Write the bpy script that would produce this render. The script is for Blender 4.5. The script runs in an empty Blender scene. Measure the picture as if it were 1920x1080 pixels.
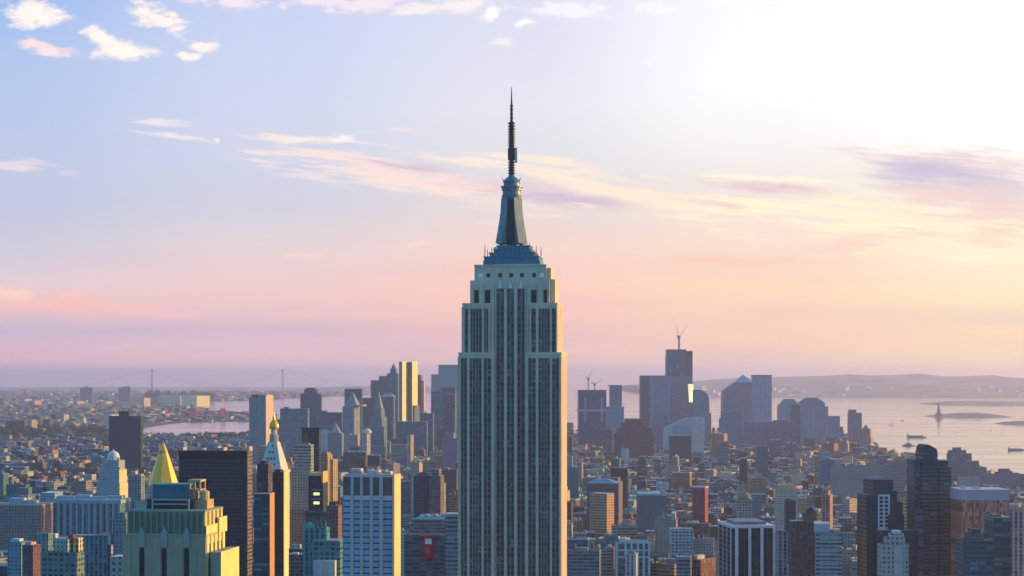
import bpy, math, random
import numpy as np

random.seed(11)
S = bpy.context.scene
COL = S.collection
R = math.radians
F, CZ, HY = 3690.0, 260.0, 700.0      # focal length (px of the 1920 frame), eye height, horizon row

# ---------------------------------------------------------------- camera
cam_d = bpy.data.cameras.new("camera")
cam = bpy.data.objects.new("camera", cam_d)
COL.objects.link(cam)
cam.location = (0, 0, CZ)
cam.rotation_euler = (R(90), 0, 0)
cam_d.sensor_width = 36
cam_d.lens = 36 * F / 1920
cam_d.shift_y = (HY - 540) / 1920
cam_d.clip_start = 1
cam_d.clip_end = 400000
S.camera = cam
S.view_settings.view_transform = 'Standard'
S.view_settings.look = 'None'
S.view_settings.exposure = 0.4
S.view_settings.gamma = 1.0
S.render.engine = 'CYCLES'
S.cycles.use_denoising = True
S.cycles.max_bounces = 6
S.cycles.diffuse_bounces = 3
S.cycles.volume_bounces = 3


def lin(c):
    out = []
    for v in c:
        v = v / 255.0
        out.append(v / 12.92 if v <= 0.04045 else ((v + 0.055) / 1.055) ** 2.4)
    return tuple(out)


class NG:
    """short-hand for building node trees"""
    def __init__(s, tree):
        s.t = tree
        s.n = tree.nodes
        s.l = tree.links

    def node(s, kind, **kw):
        n = s.n.new(kind)
        for k, v in kw.items():
            setattr(n, k, v)
        return n

    def put(s, sock, v):
        if v is None:
            return
        if hasattr(v, 'is_output'):
            s.l.new(v, sock)
        elif isinstance(v, (tuple, list)) and len(v) == 3 and sock.type == 'RGBA':
            sock.default_value = (*v, 1)
        else:
            sock.default_value = v

    def m(s, op, a, b=None, c=None, clamp=False):
        n = s.node('ShaderNodeMath', operation=op, use_clamp=clamp)
        s.put(n.inputs[0], a)
        s.put(n.inputs[1], b)
        s.put(n.inputs[2], c)
        return n.outputs[0]

    def mix(s, f, a, b, blend='MIX'):
        n = s.node('ShaderNodeMix', data_type='RGBA', blend_type=blend)
        s.put(n.inputs[0], f)
        s.put(n.inputs[6], a)
        s.put(n.inputs[7], b)
        return n.outputs[2]

    def rng(s, v, a, b, c=0.0, d=1.0, smooth=True):
        n = s.node('ShaderNodeMapRange', interpolation_type='SMOOTHSTEP' if smooth else 'LINEAR')
        s.put(n.inputs[0], v)
        for i, x in enumerate((a, b, c, d)):
            s.put(n.inputs[i + 1], x)
        return n.outputs[0]

    def ramp(s, v, stops):
        n = s.node('ShaderNodeValToRGB')
        e = n.color_ramp.elements
        while len(e) < len(stops):
            e.new(0.5)
        for el, (p, c) in zip(e, stops):
            el.position = p
            el.color = (*c, 1)
        s.put(n.inputs[0], v)
        return n.outputs[0]

    def noise(s, vec, scale, detail=4, rough=0.55, dim='3D'):
        n = s.node('ShaderNodeTexNoise', noise_dimensions=dim)
        s.put(n.inputs['Vector'], vec)
        n.inputs['Scale'].default_value = scale
        n.inputs['Detail'].default_value = detail
        n.inputs['Roughness'].default_value = rough
        return n.outputs[0], n.outputs[1]

    def xyz(s, v):
        n = s.node('ShaderNodeSeparateXYZ')
        s.put(n.inputs[0], v)
        return n.outputs[0], n.outputs[1], n.outputs[2]

    def vec(s, x, y, z=0.0):
        n = s.node('ShaderNodeCombineXYZ')
        s.put(n.inputs[0], x)
        s.put(n.inputs[1], y)
        s.put(n.inputs[2], z)
        return n.outputs[0]

    def vm(s, op, a, b=None):
        n = s.node('ShaderNodeVectorMath', operation=op)
        s.put(n.inputs[0], a)
        s.put(n.inputs[1], b)
        return n.outputs[1] if op in ('LENGTH', 'DOT_PRODUCT') else n.outputs[0]


# ---------------------------------------------------------------- sky and sun
SUN_EL, SUN_A = 9.0, 17.0            # elevation; heading measured from +X towards +Y
SUN_DIR = (math.cos(R(SUN_EL)) * math.cos(R(SUN_A)), math.cos(R(SUN_EL)) * math.sin(R(SUN_A)), math.sin(R(SUN_EL)))

world = bpy.data.worlds.new("World")
S.world = world
world.use_nodes = True
g = NG(world.node_tree)
g.n.clear()
out = g.node('ShaderNodeOutputWorld')
bg = g.node('ShaderNodeBackground')
g.l.new(bg.outputs[0], out.inputs[0])
tc = g.node('ShaderNodeTexCoord')
D = tc.outputs['Generated']
dx, dy, dz = g.xyz(D)
dys = g.m('MAXIMUM', dy, 0.15)
U = g.m('MULTIPLY', g.m('DIVIDE', dx, dys), F / 1000)     # 0 straight ahead, 1 = 1000/3690 to the west
V = g.m('MULTIPLY', g.m('DIVIDE', dz, dys), F / 1000)     # 0 horizon, 0.7 = 10.7 degrees up

sky = g.node('ShaderNodeTexSky', sky_type='NISHITA')
sky.sun_disc = False
sky.sun_elevation = R(SUN_EL)
sky.sun_rotation = R(90 - SUN_A)
sky.altitude = 200
nishita = g.mix(1.0, sky.outputs[0], (0.10, 0.10, 0.10), 'MULTIPLY')

stations = {   # heading -> (row, colour) from the horizon up
    -960: [(700, (235, 190, 196)), (680, (245, 194, 198)), (652, (230, 190, 200)), (622, (203, 186, 204)), (596, (220, 191, 202)),
           (570, (240, 201, 198)), (530, (228, 206, 212)), (470, (208, 204, 217)), (400, (194, 199, 222)), (300, (190, 200, 228)), (200, (182, 199, 232)), (100, (176, 197, 234)), (0, (156, 187, 236))],
    -460: [(700, (248, 200, 198)), (680, (250, 202, 200)), (650, (236, 198, 204)), (618, (212, 186, 202)), (590, (235, 199, 201)),
           (550, (242, 204, 200)), (500, (236, 210, 208)), (440, (222, 212, 216)), (380, (208, 209, 224)), (300, (206, 211, 231)), (200, (206, 213, 235)), (100, (201, 212, 238)), (0, (198, 208, 240))],
    0: [(700, (255, 208, 192)), (660, (250, 202, 192)), (620, (240, 194, 192)), (590, (250, 200, 188)),
        (540, (252, 206, 190)), (480, (246, 212, 200)), (400, (228, 216, 214)), (320, (222, 222, 226)), (200, (226, 228, 238)), (100, (222, 224, 240)), (0, (218, 220, 242))],
    440: [(700, (254, 216, 188)), (650, (254, 210, 184)), (600, (252, 212, 184)), (540, (254, 218, 188)),
          (480, (253, 220, 200)), (420, (247, 226, 212)), (340, (238, 230, 226)), (250, (246, 246, 242)), (150, (250, 252, 254)), (0, (248, 248, 255))],
    940: [(700, (254, 226, 184)), (640, (254, 222, 182)), (580, (254, 230, 192)), (500, (255, 240, 208)),
          (420, (255, 244, 214)), (340, (255, 246, 226)), (260, (255, 255, 255)), (0, (255, 255, 255))],
}
grad = None
prev = None
Vn = g.m('DIVIDE', V, 0.75, clamp=True)
for a, st in stations.items():
    r = g.ramp(Vn, [((HY - y) / 750.0, lin(c)) for y, c in st])
    if grad is None:
        grad = r
    else:
        grad = g.mix(g.rng(U, prev / 1000, a / 1000), grad, r)
    prev = a

# low streaks of thin cloud that belong to the far horizon air
streak_v = g.vec(g.m('MULTIPLY', U, 1.2), g.m('MULTIPLY', V, 16.0), 2.3)
sn, _ = g.noise(streak_v, 1.5, 4, 0.5)
grad = g.mix(g.m('MULTIPLY', g.rng(V, 0.34, 0.0), g.rng(sn, 0.4, 0.75, 0, 0.35)), grad, lin((206, 178, 200)))

# clouds: each a ragged patch of the sky dome with its own heading, height, size and tilt
UV = g.vec(U, V, 0.0)
_, wc = g.noise(g.vec(U, g.m('MULTIPLY', V, 1.6), 0.7), 13.0, 5, 0.6)
warp = g.vm('SUBTRACT', wc, (0.5, 0.5, 0.5))
n_c, _ = g.noise(g.vec(U, g.m('MULTIPLY', V, 2.2), 4.1), 24.0, 8, 0.62)
tilt_x = g.m('ADD', U, g.m('MULTIPLY', V, -0.1))
tilt_y = g.m('ADD', V, g.m('MULTIPLY', U, 0.10))
n_s, _ = g.noise(g.vec(g.m('MULTIPLY', tilt_x, 3.4), g.m('MULTIPLY', tilt_y, 34.0), 1.0), 1.6, 9, 0.66)
WC = g.vm('ADD', UV, g.vm('MULTIPLY', warp, (0.05, 0.03, 0.0)))
WS = g.vm('ADD', UV, g.vm('MULTIPLY', warp, (0.06, 0.022, 0.0)))

CREAM, PEACH, LAV, MAUVE, WHITE = (255, 248, 240), (255, 240, 214), (206, 192, 212), (226, 196, 204), (255, 255, 252)
clouds = [  # px, py, half width, half height, tilt (+ sinks to the west), colour, cover, raggedness, 'c'umulus or 's'treak
    (70, 26, 62, 22, 14, CREAM, 1.0, 1.0, 'c'), (48, 47, 26, 8, 6, CREAM, 0.7, 1.0, 'c'),
    (290, 32, 60, 20, 20, CREAM, 1.0, 1.0, 'c'), (318, 44, 44, 14, 4, CREAM, 0.9, 1.0, 'c'),
    (195, 72, 52, 16, 24, CREAM, 1.0, 0.9, 'c'), (236, 96, 52, 18, -6, CREAM, 1.0, 0.9, 'c'),
    (85, 90, 52, 14, 12, (252, 232, 234), 0.9, 1.0, 'c'),
    (378, 84, 42, 11, 8, CREAM, 0.9, 1.0, 'c'), (352, 104, 26, 9, 4, CREAM, 0.95, 0.9, 'c'),
    (430, 2, 80, 12, 2, (252, 236, 240), 0.8, 1.2, 'c'), (640, 4, 120, 16, 2, (252, 238, 242), 0.75, 1.3, 'c'),
    (780, 18, 46, 13, 0, CREAM, 0.7, 1.1, 'c'), (870, 10, 70, 15, 0, CREAM, 0.7, 1.1, 'c'),
    (922, 24, 20, 18, 0, WHITE, 0.95, 0.9, 'c'), (985, 42, 22, 9, -14, WHITE, 0.9, 0.9, 'c'), (942, 78, 24, 11, 0, WHITE, 0.55, 1.1, 'c'),
    (1060, 18, 80, 18, 2, WHITE, 0.6, 1.2, 'c'), (1240, 12, 60, 10, 0, WHITE, 0.5, 1.2, 'c'), (1380, 4, 60, 12, 0, WHITE, 0.6, 1.2, 'c'),
    (1225, 112, 24, 8, -10, WHITE, 0.4, 1.1, 'c'),
    (305, 228, 50, 8, 0, (250, 236, 236), 0.75, 1.0, 's'), (322, 257, 76, 8, 7, (252, 238, 234), 0.75, 1.2, 's'), (404, 265, 10, 5, 0, CREAM, 0.8, 0.6, 'c'),
    (40, 315, 78, 13, 4, (248, 226, 226), 0.75, 1.2, 's'), (125, 326, 30, 8, 0, (246, 226, 228), 0.5, 1.0, 's'),
    (575, 264, 106, 9, 2, (255, 240, 224), 0.95, 0.9, 's'), (640, 260, 26, 8, 0, WHITE, 0.8, 0.9, 'c'),
    (570, 328, 84, 8, 2, (246, 228, 232), 0.55, 1.2, 's'),
    (740, 306, 220, 34, 6, (246, 226, 224), 0.85, 1.4, 's'), (820, 340, 220, 34, 9, (252, 228, 218), 0.95, 1.2, 's'),
    (900, 335, 170, 44, 8, (250, 222, 216), 0.6, 1.6, 's'),
    (930, 303, 150, 14, 5, (255, 236, 222), 0.95, 1.1, 's'), (1070, 335, 140, 24, 14, (255, 236, 214), 0.95, 1.1, 's'),
    (810, 314, 120, 12, 4, (214, 194, 212), 0.95, 1.0, 's'), (990, 350, 170, 19, 7, (230, 202, 212), 0.95, 1.0, 's'),
    (1090, 376, 140, 16, 6, (204, 188, 212), 1.0, 0.9, 's'), (1180, 362, 150, 17, 8, (254, 234, 218), 0.95, 1.0, 's'),
    (1280, 388, 190, 26, 6, (254, 234, 212), 0.9, 1.2, 's'), (1360, 386, 90, 7, 6, (240, 200, 192), 0.75, 1.1, 's'),
    (1440, 402, 120, 16, 6, (255, 246, 214), 0.9, 1.1, 's'),
    (1460, 352, 110, 15, 4, (226, 196, 204), 0.9, 1.2, 's'), (1480, 338, 110, 10, 3, (255, 250, 226), 0.9, 1.1, 's'),
    (1650, 418, 300, 44, 3, (255, 248, 214), 0.75, 1.7, 's'), (1800, 300, 170, 26, 4, (240, 214, 214), 0.8, 1.2, 's'),
    (1820, 342, 190, 50, 4, (216, 202, 216), 0.95, 0.5, 's'), (1740, 322, 110, 32, 0, (204, 194, 218), 0.95, 0.45, 's'),
    (1850, 400, 170, 26, 3, (244, 210, 204), 0.75, 1.5, 's'), (1760, 362, 120, 12, -3, (250, 214, 206), 0.6, 1.3, 's'),
    (1640, 446, 150, 14, -5, (250, 212, 196), 0.8, 1.4, 's'), (1860, 436, 110, 22, 2, (254, 214, 198), 0.75, 1.4, 's'),
    (1360, 490, 190, 7, 1, (250, 206, 186), 0.7, 1.3, 's'), (1560, 468, 60, 10, -4, (250, 214, 196), 0.6, 1.3, 's'),
    (775, 459, 48, 6, -8, (255, 222, 196), 0.6, 1.0, 's'), (570, 478, 50, 5, 4, (250, 220, 206), 0.4, 1.0, 's'),
    (20, 548, 60, 16, 4, (254, 216, 196), 0.9, 0.9, 'c'), (130, 560, 62, 14, 0, (252, 204, 190), 0.8, 1.0, 'c'), (120, 576, 260, 16, 2, (250, 196, 190), 0.75, 1.2, 's'),
    (1870, 500, 60, 8, 0, (252, 226, 190), 0.3, 1.0, 's'),
]
ahead = g.rng(dy, 0.3, 0.5)
for (px, py, rx, ry, tilt, c, cover, rag, kind) in clouds:
    mp = g.node('ShaderNodeMapping', vector_type='TEXTURE')
    g.put(mp.inputs[0], WC if kind == 'c' else WS)
    mp.inputs[1].default_value = ((px - 960) / 1000, (HY - py) / 1000, 0)
    mp.inputs[2].default_value = (0, 0, R(-tilt))
    mp.inputs[3].default_value = (rx * 1.25 / 1000, ry * 1.35 / 1000, 1)
    d = g.vm('LENGTH', mp.outputs[0])
    k = (2.0 if kind == 'c' else 3.4) * rag
    dn = g.m('MULTIPLY_ADD', n_c if kind == 'c' else n_s, k, d)
    if kind == 'c':
        al = g.rng(dn, k / 2 + 0.95, k / 2 + 0.35, 0, cover)
        below = tuple(v * f for v, f in zip(lin(c), (0.98, 0.90, 0.92)))
        cc = g.mix(g.rng(dn, k / 2 + 0.1, k / 2 + 0.8), lin(c), below)
    else:
        al = g.rng(dn, k / 2 + 1.05, k / 2 + 0.05, 0, cover)
        cc = lin(c)
    grad = g.mix(al, grad, cc)

# round the rest of the dome: the glow about the sun, the open blue overhead and the blue east behind
LIFT = 0.80
grad = g.mix(1.0, grad, (LIFT, LIFT, LIFT), 'MULTIPLY')
dot = g.vm('DOT_PRODUCT', D, SUN_DIR)
upper = g.mix(1.0, nishita, (0.13, 0.64, 1.05), 'MULTIPLY')
upper = g.mix(1.0, upper, (0.075, 0.26, 0.47), 'ADD')
skycol = g.mix(g.rng(V, 0.72, 2.2), grad, upper)
skycol = g.mix(g.rng(dy, 0.75, 0.1), skycol, upper)
glow = g.m('POWER', g.m('MAXIMUM', dot, 0.0), 7.0)
skycol = g.mix(g.m('MULTIPLY', glow, g.rng(dot, 0.55, 0.9)), skycol, (1.2, 0.82, 0.45))
g.l.new(skycol, bg.inputs[0])
bg.inputs[1].default_value = 1.0

sun_d = bpy.data.lights.new("sun", 'SUN')
sun = bpy.data.objects.new("sun", sun_d)
COL.objects.link(sun)
sun_d.energy = 5.0
sun_d.color = (1.0, 0.62, 0.15)
sun_d.angle = R(0.5)
from mathutils import Vector
sun.rotation_euler = Vector(SUN_DIR).to_track_quat('Z', 'Y').to_euler()
sun.location = (3000, 1500, 900)


# ---------------------------------------------------------------- materials
MATS = {}


def new_mat(name):
    m = bpy.data.materials.new(name)
    m.use_nodes = True
    gg = NG(m.node_tree)
    return m, gg, gg.n['Principled BSDF']


def base_colour(gg, src):
    if src == 'obj':
        n = gg.node('ShaderNodeObjectInfo')
        return n.outputs['Color'], n.outputs['Random']
    n = gg.node('ShaderNodeAttribute', attribute_name='tint')
    return n.outputs['Color'], n.outputs['Alpha']


def plain(name, col=None, rough=0.8, metal=0.0, var=0.25, scale=0.15):
    """an even material with a little blotchy wear; col None takes the object's own colour"""
    key = 'P' + name
    if key in MATS:
        return MATS[key]
    m, gg, b = new_mat(name)
    t = gg.node('ShaderNodeTexCoord').outputs['Object']
    n, _ = gg.noise(t, scale, 5, 0.6)
    k = gg.rng(n, 0.25, 0.75, 1 - var, 1 + var, False)
    c = base_colour(gg, 'obj')[0] if col is None else col
    ox, oy, oz = gg.xyz(t)
    st, _ = gg.noise(gg.vec(gg.m('MULTIPLY', ox, 0.7), gg.m('MULTIPLY', oy, 0.7), gg.m('MULTIPLY', oz, 0.03)), 1.0, 4, 0.6)
    k = gg.m('MULTIPLY', k, gg.rng(st, 0.3, 0.7, 1 - var * .6, 1 + var * .5, False))
    kk = gg.vec(k, k, k)
    gg.put(b.inputs['Base Color'], gg.mix(1.0, c, kk, 'MULTIPLY'))
    b.inputs['Roughness'].default_value = rough
    b.inputs['Specular IOR Level'].default_value = 0.3
    b.inputs['Metallic'].default_value = metal
    MATS[key] = m
    return m


def facade(name, bw=3.2, fh=3.6, wx=0.55, wz=0.55, glass=(0.02, 0.03, 0.04), pale=(0.16, 0.2, 0.24), src='obj', rough=0.25,
           roof=(0.05, 0.55), spandrel=None, sp_pick=0.0):
    """masonry or curtain wall with a grid of windows; roofs take a tone of their own"""
    key = 'F' + name
    if key in MATS:
        return MATS[key]
    m, gg, b = new_mat(name)
    t = gg.node('ShaderNodeTexCoord')
    x, y, z = gg.xyz(t.outputs['Object'])
    nx, ny, nz = gg.xyz(t.outputs['Normal'])
    isx = gg.m('GREATER_THAN', gg.m('ABSOLUTE', nx), gg.m('ABSOLUTE', ny))
    u = gg.m('ADD', gg.m('MULTIPLY', isx, y), gg.m('MULTIPLY', gg.m('SUBTRACT', 1.0, isx), x))
    ub, zb = gg.m('DIVIDE', u, bw), gg.m('DIVIDE', z, fh)
    fu, fz = gg.m('FRACT', gg.m('ADD', ub, 500.0)), gg.m('FRACT', gg.m('ADD', zb, 0.05))
    side = gg.m('LESS_THAN', gg.m('ABSOLUTE', nz), 0.5)
    inx = gg.m('LESS_THAN', gg.m('ABSOLUTE', gg.m('SUBTRACT', fu, 0.5)), wx / 2)
    inz = gg.m('LESS_THAN', gg.m('ABSOLUTE', gg.m('SUBTRACT', fz, 0.52)), wz / 2)
    win = gg.m('MULTIPLY', gg.m('MULTIPLY', inx, inz), side)
    wn = gg.node('ShaderNodeTexWhiteNoise', noise_dimensions='3D')
    gg.put(wn.inputs['Vector'], gg.vec(gg.m('FLOOR', gg.m('ADD', ub, 500.0)), gg.m('FLOOR', gg.m('ADD', zb, 0.05)), isx))
    rnd = wn.outputs['Value']
    wcol = gg.mix(gg.m('POWER', rnd, 3.0), glass, pale)
    c, a = base_colour(gg, src)
    n1, _ = gg.noise(t.outputs['Object'], 0.06, 5, 0.6)
    n2, _ = gg.noise(gg.vec(gg.m('MULTIPLY', u, 0.8), gg.m('MULTIPLY', z, 0.05), 3.0), 1.0, 3, 0.6)
    k = gg.m('MULTIPLY', gg.rng(n1, 0.25, 0.75, 0.82, 1.15, False), gg.rng(n2, 0.2, 0.8, 0.88, 1.1, False))
    wall = gg.mix(1.0, c, gg.vec(k, k, k), 'MULTIPLY')
    if spandrel:
        wall = gg.mix(gg.m('MULTIPLY', inx, side), wall, spandrel)
        if sp_pick:
            wf = gg.node('ShaderNodeTexWhiteNoise', noise_dimensions='2D')
            gg.put(wf.inputs['Vector'], gg.vec(gg.m('FLOOR', gg.m('ADD', zb, 0.05)), gg.m('FLOOR', gg.m('DIVIDE', u, bw * 3.1))))
            pk = gg.m('MULTIPLY', gg.m('GREATER_THAN', wf.outputs[0], 1 - sp_pick), side)
            wall = gg.mix(pk, wall, (0.26, 0.25, 0.26))
    rr, _ = gg.noise(t.outputs['Object'], 0.12, 3, 0.7)
    rt = gg.m('ADD', gg.m('MULTIPLY', gg.m('POWER', a, 2.0), roof[1] - roof[0]), roof[0])
    rt = gg.m('MULTIPLY', rt, gg.rng(rr, 0.3, 0.7, 0.7, 1.25, False))
    wall = gg.mix(gg.m('GREATER_THAN', nz, 0.5), wall, gg.vec(rt, rt, gg.m('MULTIPLY', rt, 1.03)))
    gg.put(b.inputs['Base Color'], gg.mix(win, wall, wcol))
    gg.put(b.inputs['Roughness'], gg.m('SUBTRACT', 0.85, gg.m('MULTIPLY', win, 0.85 - rough)))
    b.inputs['Specular IOR Level'].default_value = 0.3
    MATS[key] = m
    return m


M_STONE = plain('limestone', None, 0.85, 0, 0.14, 0.08)
M_PLAIN = plain('painted_surface', None, 0.7, 0, 0.2, 0.2)
M_METAL = plain('dull_metal', None, 0.38, 0.75, 0.12, 0.2)
M_GOLD = plain('gilded_tile', (0.88, 0.40, 0.06), 0.36, 0.65, 0.2, 0.5)
M_GLASS = plain('dark_glass', (0.006, 0.012, 0.018), 0.2, 0, 0.2, 0.3)
M_NICKEL = plain('weathered_nickel', None, 0.45, 0.25, 0.25, 0.25)
M_ROOF = plain('roofing', None, 0.9, 0, 0.35, 0.25)
F_GRID = facade('punched_windows', 3.4, 3.5, 0.42, 0.5)
F_LOFT = facade('loft_windows', 4.6, 4.0, 0.66, 0.55)
F_BAND = facade('ribbon_windows', 6.0, 3.7, 0.94, 0.48, (0.010, 0.03, 0.048), (0.10, 0.19, 0.25), rough=0.3)
F_VERT = facade('vertical_bays', 4.4, 3.7, 0.5, 0.86)
F_DARK = facade('dark_curtain_wall', 1.9, 3.7, 0.8, 0.72, (0.005, 0.022, 0.036), (0.02, 0.06, 0.085), rough=0.3)
F_FAR = facade('far_windows', 9.0, 7.5, 0.5, 0.5, (0.05, 0.07, 0.09), (0.2, 0.24, 0.28))
F_CITY = facade('city_windows', 4.2, 3.8, 0.5, 0.5, src='attr')
F_BAYS = facade('spandrel_bays', 1.6, 3.75, 0.78, 0.52, (0.022, 0.024, 0.034), (0.16, 0.16, 0.18), spandrel=(0.17, 0.10, 0.09), sp_pick=0.03, rough=0.3)


# ---------------------------------------------------------------- mesh helpers
def X(px, Y):
    return (px - 960.0) / F * Y


def Z(py, Y):
    return CZ - (py - HY) / F * Y


class MB:
    def __init__(s):
        s.v, s.f = [], []

    def ring(s, bottom, top):
        """closed solid between two loops of equal length"""
        n, k = len(bottom), len(s.v)
        s.v += list(bottom) + list(top)
        for i in range(n):
            j = (i + 1) % n
            s.f.append((k + i, k + j, k + n + j, k + n + i))
        s.f.append(tuple(k + i for i in range(n - 1, -1, -1)))
        s.f.append(tuple(k + n + i for i in range(n)))
        return s

    def box(s, x0, x1, y0, y1, z0, z1):
        a = [(x0, y0), (x1, y0), (x1, y1), (x0, y1)]
        return s.ring([(x, y, z0) for x, y in a], [(x, y, z1) for x, y in a])

    def frus(s, x0, x1, y0, y1, z0, z1, k=0.0, ky=None, cx=None):
        """box whose top shrinks to k of its plan"""
        ky = k if ky is None else ky
        mx = (x0 + x1) / 2 if cx is None else cx
        my = (y0 + y1) / 2
        a = [(x0, y0), (x1, y0), (x1, y1), (x0, y1)]
        k = max(k, 0.01)
        ky = max(ky, 0.01)
        return s.ring([(x, y, z0) for x, y in a], [(mx + (x - mx) * k, my + (y - my) * ky, z1) for x, y in a])

    def cyl(s, x, y, r, z0, z1, n=12, r2=None, ph=0.0):
        r2 = r if r2 is None else max(r2, 0.01)
        a = [ph + 2 * math.pi * i / n for i in range(n)]
        return s.ring([(x + r * math.cos(t), y + r * math.sin(t), z0) for t in a], [(x + r2 * math.cos(t), y + r2 * math.sin(t), z1) for t in a])

    def lathe(s, x, y, prof, n=14):
        for (r, z), (r2, z2) in zip(prof, prof[1:]):
            s.cyl(x, y, max(r, 0.02), z, z2, n, max(r2, 0.02))
        return s

    def extrude(s, pts, y0, y1):
        """outline in x-z pushed through y (counter-clockwise seen from the camera side)"""
        n, k = len(pts), len(s.v)
        s.v += [(x, y0, z) for x, z in pts] + [(x, y1, z) for x, z in pts]
        for i in range(n):
            j = (i + 1) % n
            s.f.append((k + j, k + i, k + n + i, k + n + j))
        s.f.append(tuple(k + i for i in range(n)))
        s.f.append(tuple(k + n + i for i in range(n - 1, -1, -1)))
        return s

    def bar(s, p, q, r, n=6, r2=None):
        p, q = Vector(p), Vector(q)
        d = (q - p).normalized()
        a = d.orthogonal().normalized()
        b = d.cross(a)
        r2 = r if r2 is None else r2
        A = [2 * math.pi * i / n for i in range(n)]
        return s.ring([tuple(p + (a * math.cos(t) + b * math.sin(t)) * r) for t in A],
                      [tuple(q + (a * math.cos(t) + b * math.sin(t)) * r2) for t in A])

    def build(s, name, mat, parent=None, col=None):
        me = bpy.data.meshes.new(name)
        me.from_pydata(s.v, [], s.f)
        me.materials.append(mat)
        me.update()
        o = bpy.data.objects.new(name, me)
        COL.objects.link(o)
        if parent is not None:
            o.parent = parent
        if col is not None:
            o.color = (*col, 1)
        return o


def tag(o, label=None, cat=None, group=None, kind=None):
    for k, v in (('label', label), ('category', cat), ('group', group), ('kind', kind)):
        if v:
            o[k] = v
    return o


def empty(name, loc, rz, label, cat, group=None):
    o = bpy.data.objects.new(name, None)
    COL.objects.link(o)
    o.location = loc
    o.rotation_euler = (0, 0, rz)
    o.empty_display_size = 5
    return tag(o, label, cat, group)


SKY_EVENTS = []      # (distance, px0, px1, top row) of everything built by hand
SOLIDS = []          # (x, y, radius x, radius y) ground plan already taken
LANDMARKS = []


class T:
    """a building placed by the heading of its front face, its distance and its turn"""
    def __init__(s, name, label, cat, px0, px1, Y, th=6.0, side=0, depth=None, group=None, mark=None):
        s.Y, s.pxc = Y, (px0 + px1) / 2.0
        t = R(th)
        ratio = s.k = (s.pxc - 960) / F
        if depth is None:
            e = abs(math.tan(t) - (px1 - 960 if math.tan(t) > ratio else px0 - 960) / F)
            depth = min(max(side * Y / F / max(e, 0.03), 14.0), 75.0) if side else 30.0
        s.d = depth
        s.sc = Y / F / max(math.cos(t) + ratio * math.sin(t), 0.3)     # metres on the front face per px
        cx, cy = X(s.pxc, Y) + depth / 2 * math.sin(t), Y + depth / 2 * math.cos(t)
        s.root = empty(name, (cx, cy, 0), -t, label, cat, group)
        s.z = lambda py: Z(py, Y)
        w = (px1 - px0) * s.sc
        SOLIDS.append((cx, cy, w / 2 + depth * abs(math.sin(t)) / 2, depth / 2 + w * abs(math.sin(t)) / 2))
        if mark:
            LANDMARKS.append((s.pxc, Y, mark))

    def x(s, px):
        return (px - s.pxc) * s.sc

    def note(s, px0, px1, py):
        SKY_EVENTS.append((s.Y, px0, px1, py))

    def box(s, name, px0, px1, pyt, pyb=None, mat=None, col=None, y0=None, y1=None, parent=None, inset=0.0):
        """a box by its outline in the front view; y measured from the middle of the plan"""
        z0 = 0.0 if pyb is None else s.z(pyb)
        y0 = -s.d / 2 + inset if y0 is None else y0
        y1 = s.d / 2 - inset if y1 is None else y1
        s.note(px0, px1, pyt)
        return MB().box(s.x(px0), s.x(px1), y0, y1, z0, s.z(pyt)).build(name, mat or F_GRID, parent or s.root, col)


def tower(name, label, px0, px1, py, Y, mat, col, th=6.0, side=6, cat='building', tiers=(), tops=(), depth=None, mark=None, group=None):
    """generic hand placed tower: main wall, stepped tiers (px0, px1, top) and roof pieces"""
    b = T(name, label, cat, px0, px1, Y, th, side, depth, group, mark)
    b.box('wall', px0, px1, py, None, mat, col)
    last, w0 = py, px1 - px0
    for i, (a, c, t) in enumerate(tiers):
        ins = min(b.d * 0.32, b.d * 0.12 * (i + 1))
        b.box('setback', a, c, t, last, mat, col, inset=ins)
        last = t
    for tp in tops:
        k, a, c, t = tp[:4]
        tcol = tp[4] if len(tp) > 4 else tuple(v * 0.7 for v in col)
        tmat = tp[5] if len(tp) > 5 else M_ROOF
        base = tp[6] if len(tp) > 6 else last
        z0, z1 = b.z(base), b.z(t)
        dd = min(b.d * 0.36, (c - a) * b.sc / 2)
        b.note(a, c, t if k in ('box', 'pyr') else (t + base) / 2)
        if k == 'box':
            MB().box(b.x(a), b.x(c), -b.d * 0.3, b.d * 0.3, z0, z1).build('roof_house', tmat, b.root, tcol)
        elif k == 'pyr':
            MB().frus(b.x(a), b.x(c), -dd, dd, z0, z1, 0.02).build('pyramid_roof', tmat, b.root, tcol)
        elif k == 'cut':
            MB().frus(b.x(a), b.x(c), -dd, dd, z0, z1, 0.45).build('sloped_roof', tmat, b.root, tcol)
        elif k == 'dome':
            r = (c - a) * b.sc / 2
            h = z1 - z0
            MB().lathe(b.x((a + c) / 2), 0, [(r * math.cos(q), z0 + h * math.sin(q)) for q in [i * math.pi / 12 for i in range(7)]], 16).build('dome', tmat, b.root, tcol)
        elif k == 'mast':
            MB().bar((b.x((a + c) / 2), 0, z0), (b.x((a + c) / 2), 0, z1), max(0.5, (c - a) * b.sc / 2), 6, 0.2).build('mast', tmat, b.root, tcol)
        elif k == 'band':
            e = 0.5
            MB().box(b.x(a), b.x(c), -b.d / 2 - e, b.d / 2 + e, z1, z0).build('roof_band', tmat, b.root, tcol)
        elif k == 'tank':
            tank(b.root, b.x((a + c) / 2), 0.0, z0, max(1.6, (c - a) * b.sc / 2), z1 - z0)
    return b


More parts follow.
